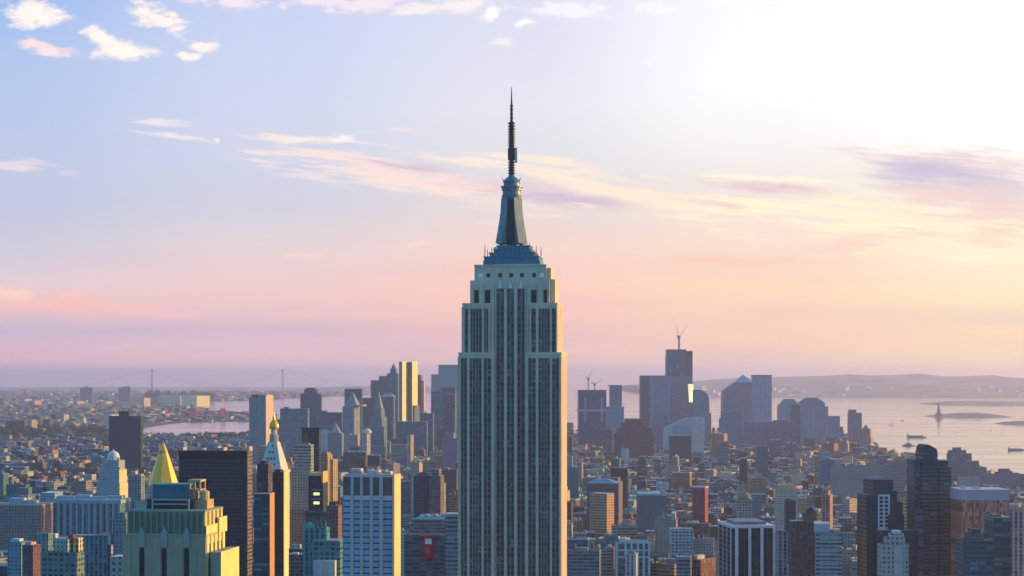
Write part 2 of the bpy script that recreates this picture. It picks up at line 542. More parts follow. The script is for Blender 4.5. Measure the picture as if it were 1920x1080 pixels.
def tank(root, x, y, z, r=2.0, h=7.0):
    m = MB()
    m.cyl(x, y, r, z + h * 0.35, z + h * 0.8, 10)
    m.cyl(x, y, r * 1.08, z + h * 0.8, z + h, 10, 0.1)
    t = m.build('water_tank', M_PLAIN, root, (0.11, 0.075, 0.05))
    l = MB().cyl(x, y, r * .75, z, z + h * 0.35, 4, r * .6)
    l.build('tank_stand', M_PLAIN, t, (0.05, 0.05, 0.05))
    return t

# ---------------------------------------------------------------- the tall spired skyscraper
LIME = (0.64, 0.445, 0.34)
ALU = (0.04, 0.15, 0.23)
PURP = (0.13, 0.09, 0.095)


def spired_skyscraper():
    Y = 1250.0
    b = T('spired_skyscraper', 'tall limestone skyscraper with setbacks, dark window bays, stepped blue crown and antenna spire', 'skyscraper',
          860, 1052, Y, 6.2, 0, 42.0, mark='spired skyscraper')
    r, d, z, x = b.root, b.d, b.z, b.x
    yC, yB, yA, yD = -17.5, -19.2, -21.0, -15.5      # front planes of core, upper wings, lower wings, attic
    zA, zB, zC, zD = z(665), z(572), z(525), z(498)
    b.note(860, 1062, 665), b.note(868, 1045, 572), b.note(882, 1036, 525), b.note(903, 1010, 478), b.note(930, 985, 430)
    # core and wings
    MB().box(x(880), x(1029), yC, -yC, 0, zC).build('core_wall', M_STONE, r, LIME)
    for (nm, a, c, yf, zt) in (('wing', 860, 927, yA, zA), ('wing', 986, 1052, yA, zA)):
        MB().box(x(a), x(c), yf, -yf, 0, zt).build(nm, M_STONE, r, LIME)
        m = MB().box(x(a) - .3, x(c) + .3, yf - .3, -yf + .3, zt, zt + 1.5)
        m.build('parapet', M_STONE, r, LIME)
    for (nm, a, c, yf) in (('setback_wing', 866.5, 926, yB), ('setback_wing', 987, 1044, yB)):
        MB().box(x(a), x(c), yf, -yf, zA, zB).build(nm, M_STONE, r, LIME)
        MB().box(x(a) - .3, x(c) + .3, yf - .3, -yf + .3, zB, zB + 1.4).build('parapet', M_STONE, r, LIME)
    MB().box(x(887.5), x(1022.5), yD, -yD, zC, zD).build('attic', M_STONE, r, LIME)
    MB().box(x(886.8), x(1023.2), yD - .4, -yD + .4, zD, zD + 1.0).build('parapet', M_STONE, r, LIME)

    def bay(a, c, yf, z0, z1, mull=()):
        o = MB().box(x(a), x(c), yf - 0.12, yf + 0.1, z0, z1).build('window_bay', F_BAYS, r, PURP)
        for q in mull:
            MB().box(x(q) - .22, x(q) + .22, yf - 0.45, yf - 0.12, z0, z1).build('mullion', M_STONE, o, (0.36, 0.27, 0.24))

    def pier(a, c, yf, z0, z1, pr=1.0):
        a, c = a + (c - a) * .1, c - (c - a) * .1
        MB().box(x(a), x(c), yf - pr, yf, z0, z1).build('pier', M_STONE, r, LIME)

    # lower wings
    zt = zA - 2.2
    for (a, c, q) in ((864.5, 875, (869.5,)), (881, 902.5, (886, 891.5, 897)), (907.5, 920.5, (914,)), (991, 1004, (997.5,)), (1010, 1030.5, (1015, 1020, 1025.5)), (1035.5, 1047.5, (1041.5,))):
        bay(a, c, yA, 0, zt, q)
    for (a, c) in ((860, 864), (875.7, 880.3), (903.2, 906.8), (921.2, 927), (986, 990.3), (1004.7, 1009.3), (1031, 1035), (1048.2, 1052)):
        pier(a, c, yA, 0, zA - 0.4)
    # upper wings
    z0, zt = zA + 1.5, zB - 2.2
    for (a, c, q) in ((871, 876.5, ()), (882, 902.5, (886, 891.5, 897)), (907.5, 914.5, (911,)), (996, 1003.5, ()), (1010, 1030, (1015, 1020, 1025)), (1034.5, 1041, ())):
        bay(a, c, yB, z0, zt, q)
    for (a, c) in ((866.5, 870.5), (877, 881.5), (903.2, 906.8), (915.5, 918), (922, 926), (987, 990), (992.5, 995.5), (1004, 1009.3), (1030.7, 1034), (1041.5, 1044)):
        pier(a, c, yB, z0, zB - 0.4)
    # recessed centre: three tall bays
    zt = z(541)
    for (a, c) in ((930, 943.5), (950, 962.5), (969.5, 982.5)):
        bay(a, c, yC, 0, zt, ((a + c) / 2,))
        mx = (a + c) / 2
        MB().extrude([(x(mx - 3), z(540)), (x(mx + 3), z(540)), (x(mx + 2), z(532)), (x(mx), z(526.5)), (x(mx - 2), z(532))], yC - 1.1, yC - 0.05).build('winged_ornament', M_METAL, r, (0.62, 0.55, 0.55))
    for (a, c) in ((927.2, 929.5), (944, 949.5), (963, 969), (983, 985.8)):
        pier(a, c, yC, 0, z(538), 1.1)
    # shoulder windows and the small attic lights
    for (a, c) in ((888, 896), (908, 918), (995, 1005), (1018, 1025)):
        MB().box(x(a), x(c), yC - 0.15, yC + 0.1, z(568), z(543)).build('window', M_GLASS, r)
    for (a, c) in ((880, 886), (898, 906), (920, 926.5), (986.5, 993), (1007, 1016)):
        pier(a, c, yC, zB + 1.4, z(531), 0.8)
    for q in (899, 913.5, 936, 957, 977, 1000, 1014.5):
        MB().box(x(q) - 1.2, x(q) + 1.2, yD - 0.15, yD + 0.1, z(519), z(511.5)).build('attic_window', M_GLASS if 905 < q < 1010 else M_PLAIN, r, (0.85, 0.84, 0.85))  # outer pair coloured white to look lit
    # west flank: piers and bays seen edge-on
    for (xf, yf, za, zb) in ((x(1052), yA, 0, zA - 1), (x(1044), yB, zA + 1.5, zB - 1)):
        n = 9
        for i in range(n):
            yy = yf + 1.5 + (2 * -yf - 3) * i / (n - 1)
            MB().box(xf, xf + 0.2, yy - 1.8, yy + 1.8, za, zb).build('pier', M_STONE, r, LIME)
        for i in range(n - 1):
            yy = yf + 1.5 + (2 * -yf - 3) * (i + .5) / (n - 1)
            MB().box(xf - 0.1, xf + 0.1, yy - 0.45, yy + 0.45, za, zb - 2).build('window_bay', F_BAYS, r, PURP)
    for (xf, yf, za, zb) in ((x(860), yA, 0, zA - 1), (x(866.5), yB, zA + 1.5, zB - 1)):
        MB().box(xf - .7, xf, yf, yf + 3, za, zb).build('pier', M_STONE, r, LIME)
    # rows of small lights on the west attic, corner blocks
    MB().box(x(1022.5), x(1031), yD + 2, -yD - 2, zC, z(501)).build('shoulder_block', M_STONE, r, LIME)
    MB().box(x(1029), x(1039), yC + 3, -yC - 3, zB, z(523)).build('shoulder_block', M_STONE, r, LIME)

    # observation deck, blue metal crown
    s = MB()
    s.box(x(924), x(1006), yD + 0.6, -yD - 0.6, zD + 1.0, z(494.3))
    s.build('deck_glazing', M_PLAIN, r, (0.62, 0.62, 0.64))
    dk = MB()
    dk.box(x(903), x(1010), yD + 2.0, -yD - 2.0, z(494.3), z(487))
    dk.box(x(904.5), x(1008), yD + 2.6, -yD - 2.6, z(487), z(481))
    dk.box(x(903.5), x(1009), yD + 2.2, -yD - 2.2, z(481), z(479))
    dk.build('observation_deck', M_NICKEL, r, ALU)
    for (a, c, p0, p1, ins) in ((914.5, 1000, 479, 471.5, 3.6), (922, 993, 471.5, 464.5, 5.2), (928, 989, 464.5, 457.5, 6.6)):
        m = MB()
        m.box(x(a), x(c), yD + ins, -yD - ins, z(p0), z(p1) - 0.7)
        m.box(x(a) - .5, x(c) + .5, yD + ins - .5, -yD - ins + .5, z(p1) - 0.7, z(p1))
        m.build('crown_step', M_NICKEL, r, ALU)
        for i in range(9):
            q = a + 3 + (c - a - 6) * i / 8
            MB().box(x(q) - .35, x(q) + .35, yD + ins - .35, yD + ins, z(p0), z(p1) - .7).build('crown_rib', M_NICKEL, r, (0.16, 0.22, 0.26))
    for (q, h) in ((906, 8), (911, 5), (919, 6), (996, 5), (1003, 7), (1012, 6), (925, 4), (990, 9)):
        yy = yD + 3.2
        MB().bar((x(q), yy, z(480)), (x(q), yy, z(480) + h), .35, 5, .2).build('deck_antenna', M_METAL, r, (0.25, 0.2, 0.22))
    for (q, p) in ((1004, 477), (993, 464), (926, 461)):
        MB().cyl(x(q), yD + 5, 1.5, z(p + 5), z(p), 10, 1.1).build('dish', M_PLAIN, r, (0.5, 0.4, 0.42))
    # mast: round shaft, four winged buttresses, bands of glass, ring, dome
    mx = x(952.5)
    z0f = z
    z = lambda p: Z(p, Y + 21)
    sh = MB().lathe(mx, 0, [(6.0, z(457.5)), (5.4, z(372))], 20)
    sh.build('mast_shaft', M_NICKEL, r, ALU)
    for k in range(4):
        a = math.pi / 4 + k * math.pi / 2
        ca, sa = math.cos(a), math.sin(a)
        m = MB()
        prof = [(10.9, z(457.5)), (9.6, z(440)), (8.0, z(418)), (6.8, z(398)), (6.3, z(376)), (6.2, z(372))]
        for (r0, za), (r1, zb) in zip(prof, prof[1:]):
            def sec(rr, zz):
                w = 3.0
                pts = [(2, -w), (rr, -w), (rr, w), (2, w)]
                return [(mx + p * ca - q * sa, p * sa + q * ca, zz) for p, q in pts]
            m.ring(sec(r0, za), sec(r1, zb))
        m.build('winged_buttress', M_NICKEL, r, (0.13, 0.19, 0.23))
        # dark glass strip between the buttresses
        a2 = k * math.pi / 2
        c2, s2 = math.cos(a2), math.sin(a2)
        def gs(rr, zz, w=2.7):
            pts = [(rr - 2, -w), (rr, -w), (rr, w), (rr - 2, w)]
            return [(mx + p * c2 - q * s2, p * s2 + q * c2, zz) for p, q in pts]
        gm = MB().ring(gs(7.4, z(470)), gs(6.2, z(374)))
        gm.build('mast_window', M_GLASS, r)
    MB().lathe(mx, 0, [(6.2, z(372)), (6.5, z(366)), (5.8, z(366)), (5.8, z(358)), (6.4, z(357)), (6.4, z(353)), (7.0, z(352)), (7.0, z(349.5)), (5.2, z(349)), (5.2, z(343)), (5.6, z(342))], 20).build('lantern', M_NICKEL, r, (0.09, 0.16, 0.20))
    MB().lathe(mx, 0, [(5.6, z(342)), (5.0, z(338)), (3.6, z(334)), (2.2, z(331)), (1.8, z(328))], 18).build('dome', M_NICKEL, r, (0.09, 0.16, 0.20))
    for sgn in (-1, 1):
        MB().bar((mx + sgn * 5.0, -1, z(340)), (mx + sgn * 6.2, -1, z(333)), .45, 5, .1).build('finial', M_METAL, r, (0.2, 0.2, 0.25))
    an = MB()
    an.cyl(mx, 0, 1.7, z(328), z(300), 8, 1.5)
    an.cyl(mx, 0, 2.3, z(300), z(280), 8)
    an.cyl(mx, 0, 1.7, z(280), z(228), 8, 1.5)
    an.cyl(mx, 0, .9, z(228), z(196), 8, .75)
    an.cyl(mx, 0, .6, z(196), z(163), 6, .2)
    ao = an.build('antenna', M_PLAIN, r, (0.05, 0.035, 0.045))
    rg = MB()
    py = 326
    while py > 232:
        rg.cyl(mx, 0, 2.5, z(py), z(py) + .6, 8)
        py -= 5.2
    for p in (222, 214, 206, 199):
        rg.cyl(mx, 0, 1.3, z(p), z(p) + .5, 8)
    rg.build('antenna_rings', M_PLAIN, ao, (0.09, 0.05, 0.06))
    MB().box(mx + 2.2, mx + 3.8, -.9, .9, z(305), z(277)).build('antenna_panel', M_PLAIN, ao, (0.75, 0.5, 0.48))
    MB().box(mx - 2.4, mx - 1.7, -.7, .7, z(296), z(280)).build('antenna_panel', M_PLAIN, ao, (0.3, 0.2, 0.22))


spired_skyscraper()


# ---------------------------------------------------------------- near buildings along the bottom
def gothic_tower():
    b = T('stone_tower', 'grey stone tower with green fluted crown, pointed dark window slits and golden sunlit flank', 'building', 231, 386, 1000, 8.0, 0, 34, mark='green crowned stone tower')
    r, z, x, d = b.root, b.z, b.x, b.d
    st, gr = (0.36, 0.27, 0.19), (0.22, 0.165, 0.11)
    sun_gold = (0.64, 0.54, 0.22)  # sunset gold painted into the flank stone only
    b.note(231, 412, 957), b.note(390, 437, 1035)
    h = d / 2
    MB().box(x(231), x(386), -h, h, 0, z(1004)).build('wall', M_STONE, r, st)
    MB().box(x(229.8), x(387), -h - .4, h + .4, z(1004), z(1001)).build('cornice', M_STONE, r, (0.34, 0.31, 0.25))
    MB().box(x(238), x(382), -h + 1.4, h - 1.0, z(1001), z(961)).build('crown_wall', M_STONE, r, gr)
    MB().box(x(237), x(383), -h + 1.1, h - .7, z(961), z(957)).build('parapet', M_STONE, r, (0.22, 0.26, 0.2))
    for i in range(14):
        q = 239.5 + i * 10.8
        MB().box(x(q) - .5, x(q) + .5, -h + .6, -h + 1.4, z(1001), z(960)).build('flute', M_STONE, r, (0.18, 0.23, 0.18))
    for q in (266, 308, 350):
        w = 4.6
        MB().extrude([(x(q - w), 60), (x(q + w), 60), (x(q + w), z(1032)), (x(q + 2.6), z(1028)), (x(q), z(1026)), (x(q - 2.6), z(1028)), (x(q - w), z(1032))], -h - .15, -h + .2).build('window_slit', M_GLASS, r)
        MB().extrude([(x(q - 6.3), z(1026)), (x(q + 6.3), z(1026)), (x(q + 6.0), z(1000)), (x(q + 3), z(994)), (x(q), z(988)), (x(q - 3), z(994)), (x(q - 6.0), z(1000))], -h - .9, -h + .9).build('pointed_ornament', M_STONE, r, (0.33, 0.28, 0.25))
    for q in (231, 287, 329, 371.5):
        MB().box(x(q), x(q + 14.5), -h - .55, -h, 0, z(1006)).build('pier', M_STONE, r, st)
    # west flank: stepped bays, coloured gold for the low sun
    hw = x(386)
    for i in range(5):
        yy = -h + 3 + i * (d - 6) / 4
        MB().box(hw, hw + .3, yy - 1.8, yy + 1.8, 0, z(1005)).build('pier', M_STONE, r, sun_gold)
        MB().box(x(382), x(382) + .3, yy - 1.3, yy + 1.3, z(1001), z(960)).build('flute', M_STONE, r, sun_gold)
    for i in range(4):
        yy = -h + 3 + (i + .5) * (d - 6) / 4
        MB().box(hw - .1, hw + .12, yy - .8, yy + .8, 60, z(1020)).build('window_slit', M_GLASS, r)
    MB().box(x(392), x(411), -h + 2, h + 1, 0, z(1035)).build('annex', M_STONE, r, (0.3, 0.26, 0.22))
    MB().box(x(411), x(411) + .3, -h + 2, h + 1, 0, z(1034)).build('annex_wall', M_STONE, r, sun_gold)
    MB().box(x(386), x(386) + .25, -h - .1, h, z(1004), z(985)).build('stone_band', M_STONE, r, sun_gold)
    MB().box(x(386), x(390), h - 14, h, z(1004), z(975)).build('setback', M_STONE, r, sun_gold)
    # roof works
    t = z(957)
    MB().box(x(262), x(350), -6, 10, t, z(938)).build('roof_house', M_ROOF, r, (0.05, 0.05, 0.05))
    fr = MB()
    for q in (277, 345):
        fr.box(x(q) - .35, x(q) + .35, -9.5, -8.8, t, z(937))
    fr.box(x(275), x(347), -9.6, -8.7, z(940), z(937))
    fr.box(x(277), x(345), -9.5, -8.8, z(948), z(946))
    fr.build('steel_frame', M_METAL, r, (0.36, 0.36, 0.37))
    MB().box(x(272), x(338), -5, 7, z(938), z(912)).build('cooling_house', M_PLAIN, r, (0.05, 0.13, 0.17))
    MB().box(x(270), x(340), -5.4, 7.4, z(912), z(910)).build('cooling_house', M_PLAIN, r, (0.15, 0.26, 0.32))
    sh = MB()
    for q in (338, 348, 358):
        sh.box(x(q), x(q) + .8, -3, -2.2, z(938), z(903))
        sh.box(x(q), x(q) + .8, 5, 5.8, z(938), z(903))
    sh.box(x(337), x(361), -3.2, 6, z(906), z(902))
    sh.box(x(337), x(361), -3.2, 6, z(922), z(920))
    sh.box(x(340), x(352), -2, 5, z(938), z(924))
    sh.build('steel_frame', M_PLAIN, r, (0.50, 0.33, 0.20))
    MB().cyl(x(365), 0, 2.6, z(940), z(925), 12).cyl(x(365), 0, 2.7, z(925), z(921), 12, .4).build('water_tank', M_PLAIN, r, (0.5, 0.33, 0.2))
    MB().box(x(350), x(374), -4, 8, t, z(940)).build('roof_house', M_PLAIN, r, (0.45, 0.26, 0.15))
    MB().box(x(250), x(276), 2, 9, t, z(949)).build('roof_house', M_PLAIN, r, (0.55, 0.46, 0.42))


gothic_tower()


def golden_pyramid():
    b = T('golden_pyramid_tower', 'stone tower topped by a gleaming gold pyramid roof with a lantern tip', 'building', 259, 321, 2000, 20, 0, 34, mark='gold pyramid roof')
    r, z, x = b.root, b.z, b.x
    MB().box(x(255), x(326), -18, 18, 0, z(940)).build('wall', F_GRID, r, (0.42, 0.38, 0.32))
    MB().cyl(0, 0, 17.5, z(940), z(911), 8, ph=R(22.5)).build('octagon_wall', F_GRID, r, (0.45, 0.4, 0.33))
    b.note(272, 326, 890)
    MB().cyl(0, 0, 15.8, z(911), z(851), 8, 5.0, ph=R(22.5)).build('pyramid_roof', M_GOLD, r)
    MB().cyl(0, 0, 4.6, z(851), z(846), 8, 4.2, ph=R(22.5)).build('lantern', plain('gilded_lantern', (0.5, 0.22, 0.05), 0.4, 0.6), r)
    MB().cyl(0, 0, 4.2, z(846), z(829), 8, .2, ph=R(22.5)).build('lantern_roof', M_GOLD, r)


golden_pyramid()

b = tower('black_slab', 'broad black glass slab tower with faint floor lines and flat top', 335, 463, 845, 1900, F_DARK, (0.008, 0.018, 0.026), 8, 9, mark='black glass slab')
MB().box(b.x(463), b.x(463) + .5, -b.d / 2, b.d / 2, 0, b.z(846)).build('side_wall', F_BAND, b.root, (0.22, 0.12, 0.11))
MB().box(b.x(335), b.x(463), -b.d / 2 - .4, -b.d / 2, b.z(860), b.z(845)).build('louvre_band', M_PLAIN, b.root, (0.008, 0.01, 0.013))
for q, hh in ((336, 3), (372, 2), (401, 4), (412, 3), (460, 4)):
    MB().box(b.x(q), b.x(q + 6), -6, 6, b.z(845), b.z(845) + hh).build('roof_house', M_ROOF, b.root, (0.4, 0.32, 0.32))


def clock_tower():
    b = T('clock_tower', 'white marble tower with steep pyramid roof and glowing gold cupola', 'clock tower', 482, 536, 2300, 14, 0, 27, mark='gold cupola tower')
    r, z, x = b.root, b.z, b.x
    W = (0.55, 0.50, 0.46)
    h = 13.5
    MB().box(x(484), x(528), -h, h, 0, z(886)).build('wall', F_GRID, r, W)
    MB().box(x(483), x(529), -h - .7, h + .7, z(886), z(882)).build('cornice', M_STONE, r, W)
    MB().frus(x(485.5), x(526.5), -h + 1, h - 1, z(882), z(829), 0.40).build('pyramid_roof', M_STONE, r, W)
    for (q, p) in ((507, 836), (503, 848), (509, 848), (500, 860), (506, 860), (512, 860), (499, 871), (506, 871), (513, 871)):
        k = (h - 1) * (1 - 0.6 * (882 - p - 2) / 53)
        MB().box(x(q) - .8, x(q) + .8, -k - .5, -k + 1.4, z(p + 2), z(p - 2)).build('dormer', M_GLASS, r)
    b.note(490, 522, 860), b.note(500, 514, 815)
    MB().cyl(x(506), 0, 5.6, z(829), z(815), 8, 5.0, ph=R(22.5)).build('lantern', M_STONE, r, (0.3, 0.27, 0.27))
    MB().cyl(x(506), 0, 3.6, z(815), z(805), 8, 3.6, ph=R(22.5)).build('lantern', M_STONE, r, (0.5, 0.45, 0.42))
    MB().lathe(x(506), 0, [(5.0, z(805)), (5.6, z(801)), (5.3, z(796)), (3.6, z(791)), (1.8, z(788)), (1.5, z(783))], 14).build('cupola', M_GOLD, r)
    MB().cyl(x(506), 0, 1.4, z(783), z(774), 8, .1).build('spire', M_GOLD, r)


clock_tower()

# red brick pair with sunlit edges
b = tower('brown_tower', 'dark brown tower with an orange sunlit edge, flat roof below the gold cupola', 482, 503, 869, 1620, F_VERT, (0.09, 0.05, 0.055), 8, 8, tops=[('box', 486, 498, 865)])
b = tower('maroon_tower', 'slender maroon tower with a bright yellow sunlit flank', 511, 531.5, 885, 1500, F_DARK, (0.10, 0.03, 0.035), 8, 9, mark='maroon tower', tops=[('box', 513, 524, 881)])
MB().box(b.x(531.5), b.x(532.5), -b.d / 2 - .1, b.d / 2, 0, b.z(884)).build('side_wall', M_STONE, b.root, (0.62, 0.52, 0.24))  # yellow sunlight painted into this wall's colour
b = tower('teal_glass_tower', 'teal black glass tower with a side wall coloured sunlit orange, standing before the maroon tower', 476, 505, 926, 1440, F_BAND, (0.03, 0.07, 0.085), 6, 6)
MB().box(b.x(505), b.x(506.5), -b.d / 2 - .4, b.d / 2, 0, b.z(925)).build('side_wall', M_PLAIN, b.root, (0.55, 0.22, 0.10))  # orange is the low sun's light, put into the wall colour
b = tower('black_tower', 'slim black tower with a strip coloured as lit brown, rising over the grey striped tower', 566, 598, 804, 2700, F_DARK, (0.012, 0.015, 0.022), 6, 3, mark='slim black tower', tops=[('box', 563.5, 600.5, 802, (0.012, 0.015, 0.02))])
MB().box(b.x(568), b.x(577), -b.d / 2 - .4, -b.d / 2, b.z(860), b.z(812)).build('panel', M_PLAIN, b.root, (0.16, 0.07, 0.05))  # lit brown strip laid on the front as a coloured panel
b = tower('striped_tower', 'grey tower with pale floor stripes and open frame base, before the slim black tower', 553, 583, 834, 2350, F_BAND, (0.30, 0.30, 0.30), 8, 4, tiers=(), mark='grey striped tower', tops=[('box', 557, 578, 831)])
b.box('lower_wall', 545, 582.5, 878, None, F_GRID, (0.26, 0.28, 0.28), y0=-b.d / 2 - 1.6, y1=b.d / 2 + 1)
b.box('lower_wall', 540, 580, 955, None, F_GRID, (0.22, 0.16, 0.16), y0=-b.d / 2 - 3.4, y1=b.d / 2 + 1.6)
b = tower('orange_tower', 'narrow orange brick tower glowing in the low sun', 600, 614, 852, 2650, F_VERT, (0.55, 0.25, 0.12), 24, 6, tiers=((602, 612, 848),))
b = tower('orange_tower', 'short orange brick tower with a bright side, next to the taller orange one', 619, 624, 861, 2600, F_VERT, (0.55, 0.32, 0.14), 24, 8)


def lamp_mat():
    m, gg, p = new_mat('lit_lamp_panel')
    p.inputs['Base Color'].default_value = (0.9, 0.8, 0.3, 1)
    p.inputs['Emission Color'].default_value = (1.0, 0.82, 0.25, 1)
    p.inputs['Emission Strength'].default_value = 1.0
    return m


M_LAMP = lamp_mat()
b = tower('lit_crown_building', 'dark building with two glowing yellow windows under a roof cap coloured as lit gold', 578, 606, 892, 2050, F_DARK, (0.04, 0.06, 0.065), 6, 4, mark='glowing yellow windows')
MB().box(b.x(581), b.x(604), -9, 9, b.z(892), b.z(886)).build('roof_cap', M_STONE, b.root, (0.7, 0.48, 0.2))  # yellow light on the cap is part of its colour
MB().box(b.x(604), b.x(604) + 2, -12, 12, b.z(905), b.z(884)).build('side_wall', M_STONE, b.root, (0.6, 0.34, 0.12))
for p in (926, 943):
    MB().box(b.x(588), b.x(599), -b.d / 2 - .4, -b.d / 2, b.z(p + 2.5), b.z(p - 2.5)).build('lit_window', M_LAMP, b.root)
    MB().box(b.x(584), b.x(603), -b.d / 2 - .3, -b.d / 2 - .01, b.z(p - 6), b.z(p - 9)).build('ledge', M_PLAIN, b.root, (0.15, 0.2, 0.2))
b.box('lower_wall', 573, 613, 958, None, F_BAND, (0.07, 0.09, 0.09), y0=-b.d / 2 - 2, y1=b.d / 2 + 2)

b = tower('teal_gabled_building', 'teal painted building with a gabled parapet and small dark roof turrets', 568, 612, 990, 1600, F_VERT, (0.04, 0.26, 0.30), 6, 4, mark='teal gabled building')
MB().extrude([(b.x(568), b.z(990)), (b.x(589), b.z(990)), (b.x(589), b.z(984)), (b.x(578), b.z(980)), (b.x(568), b.z(984))], -b.d / 2 + .2, -b.d / 2 + 3).build('gable', M_PLAIN, b.root, (0.05, 0.30, 0.34))
for q in (592, 600, 608):
    MB().frus(b.x(q - 3), b.x(q + 3), -b.d / 2 + 1, -b.d / 2 + 5, b.z(990), b.z(972), 0.05).build('turret', M_PLAIN, b.root, (0.03, 0.10, 0.10))
b.box('lower_wall', 588, 640, 1012, None, F_LOFT, (0.05, 0.22, 0.25), y0=-b.d / 2 - 6, y1=b.d / 2)
b.box('lower_roof', 594, 634, 1048, None, M_ROOF, (0.42, 0.44, 0.46), y0=-b.d / 2 - 14, y1=-b.d / 2 - 6)
tower('brick_block', 'reddish brown brick block glowing orange at its edge, beside the striped white office tower', 612, 634, 948, 1900, F_GRID, (0.22, 0.10, 0.08), 10, 7, tops=[('box', 616, 628, 941), ('tank', 629, 634, 938)])


def striped_office():
    b = T('striped_office', 'white office tower with rows of blue windows, brown louvred crown and flank tinted sunlit gold', 'building', 643, 738, 1400, 7.5, 12, None, mark='white office tower')
    r, z, x, d = b.root, b.z, b.x, b.d
    h = d / 2
    W = (0.55, 0.55, 0.52)
    b.note(643, 750, 891)
    MB().box(x(643), x(738), -h, h, 0, z(893)).build('wall', M_STONE, r, W)
    MB().box(x(645), x(736), -h + 2, h - 2, z(893), z(890)).build('roof_house', M_ROOF, r, (0.45, 0.36, 0.34))
    cols = [(644, 657.5), (663.5, 675.5), (681, 693.5), (699.5, 711.5), (718.5, 735.5)]
    ro = MB()
    for (a, c, t) in ((651, 672, 880), (683, 706, 883), (714, 728, 885)):
        ro.box(x(a), x(c), -3, 5, z(890), z(t))
    ro.build('roof_house', M_ROOF, r, (0.6, 0.42, 0.38))
    for (a, c) in cols:
        MB().box(x(a), x(c), -h - .25, -h + .1, z(929), z(894.5)).build('louvre_panel', plain('brown_louvre', None, .8), r, (0.13, 0.10, 0.095))
        MB().box(x(a), x(c), -h - .3, -h + .1, z(938), z(930)).build('blind_panel', M_PLAIN, r, (0.55, 0.52, 0.58))
        p = 938.5
        while p < 1085:
            MB().box(x(a), x(c), -h - .14, -h + .1, z(p + 11), z(p + 2)).build('window', plain('pale_blind_glass', (0.20, 0.36, 0.52), .3, 0, .35, .05), r)
            MB().box(x(a) - .2, x(c) + .2, -h - .12, -h + .1, z(p + 2), z(p - .2)).build('dark_strip', M_GLASS, r)  # dark strip above each window row
            p += 11.3
    for (a, c) in zip([643] + [c for _, c in cols], [a for a, _ in cols] + [738]):
        MB().box(x(a) + .1, x(c) - .1, -h - 1.0, -h, 0, z(891.5)).build('pier', M_STONE, r, (0.40, 0.43, 0.42))
    MB().box(x(738), x(738) + .6, -h - .3, h, 0, z(890.5)).build('side_wall', M_STONE, r, (0.60, 0.48, 0.25))  # same white wall, tinted gold where the sun strikes


striped_office()

# low buildings between the striped office and the spired skyscraper
b = tower('flat_roof_block', 'low grey block with a wide teal roof and pale parapet, east of the spired skyscraper', 772, 862, 974, 2150, F_BAND, (0.22, 0.20, 0.20), 6, 6, depth=60, mark='teal roofed block')
MB().box(b.x(776), b.x(858), -26, 26, b.z(974), b.z(974) + .6).build('roof_deck', M_ROOF, b.root, (0.06, 0.24, 0.32))
MB().box(b.x(772), b.x(862), -30.5, -29, b.z(974), b.z(974) + 1.3).build('parapet', M_STONE, b.root, (0.45, 0.48, 0.5))
MB().box(b.x(772), b.x(862), 28.5, 30, b.z(974), b.z(974) + 1.6).build('parapet', M_STONE, b.root, (0.5, 0.5, 0.52))
for q in (790, 806, 822, 840):
    MB().box(b.x(q), b.x(q + 7), -8, 2, b.z(974) + .6, b.z(974) + 4).build('roof_house', M_ROOF, b.root, (0.3, 0.34, 0.36))
b = tower('sign_building', 'dark grey building carrying a tall red sign on its front', 758, 840, 1003, 1750, F_BAND, (0.10, 0.11, 0.12), 6, 3, mark='red sign building')
b2 = tower('grey_louvre_block', 'grey block with fine floor lines and pale flat roof, hard by the spired skyscraper', 835, 868, 966, 1700, F_BAND, (0.22, 0.24, 0.26), 6, 3, tops=[('band', 834, 869, 963, (0.45, 0.42, 0.42), M_STONE)])


def red_sign(b):
    x, z, y = b.x, b.z, -b.d / 2
    t = tag(empty('rooftop_sign', (0, 0, 0), 0, 'tall red sign panel with a white square and thin pale lines', 'sign'), None)
    t.location, t.rotation_euler = b.root.location, b.root.rotation_euler
    MB().box(x(792.5), x(812.5), y - 1.1, y - .2, z(1046), z(1003)).build('panel', plain('red_enamel', (0.55, 0.012, 0.03), .5), t)
    MB().box(x(797.5), x(809.5), y - 1.2, y - 1.1, z(1020), z(1010)).build('white_square', M_PLAIN, t, (0.75, 0.74, 0.76))
    for p, w in ((1027, 9), (1030, 7), (1033, 9), (1036, 6)):
        MB().box(x(798), x(798 + w), y - 1.2, y - 1.1, z(p + 1.1), z(p)).build('lettering', M_PLAIN, t, (0.66, 0.25, 0.25))


red_sign(b)
tower('navy_block', 'navy blue curved top block with pale corner, between the white office tower and spired skyscraper', 776, 808, 892, 2500, F_DARK, (0.05, 0.08, 0.12), 6, 4, tops=[('cut', 778, 806, 886)])
tower('brown_stepped_block', 'brown stepped block with a sunlit cream shoulder near the spired skyscraper', 805, 826, 892, 2440, F_GRID, (0.17, 0.11, 0.12), 12, 7, tiers=((809, 822, 880),))
tower('cream_pinnacle', 'small pink stone building with two lit pinnacles behind the navy block', 770, 786, 868, 2950, F_GRID, (0.5, 0.34, 0.28), 18, 5, tops=[('pyr', 771, 777, 858), ('pyr', 779, 786, 860)])

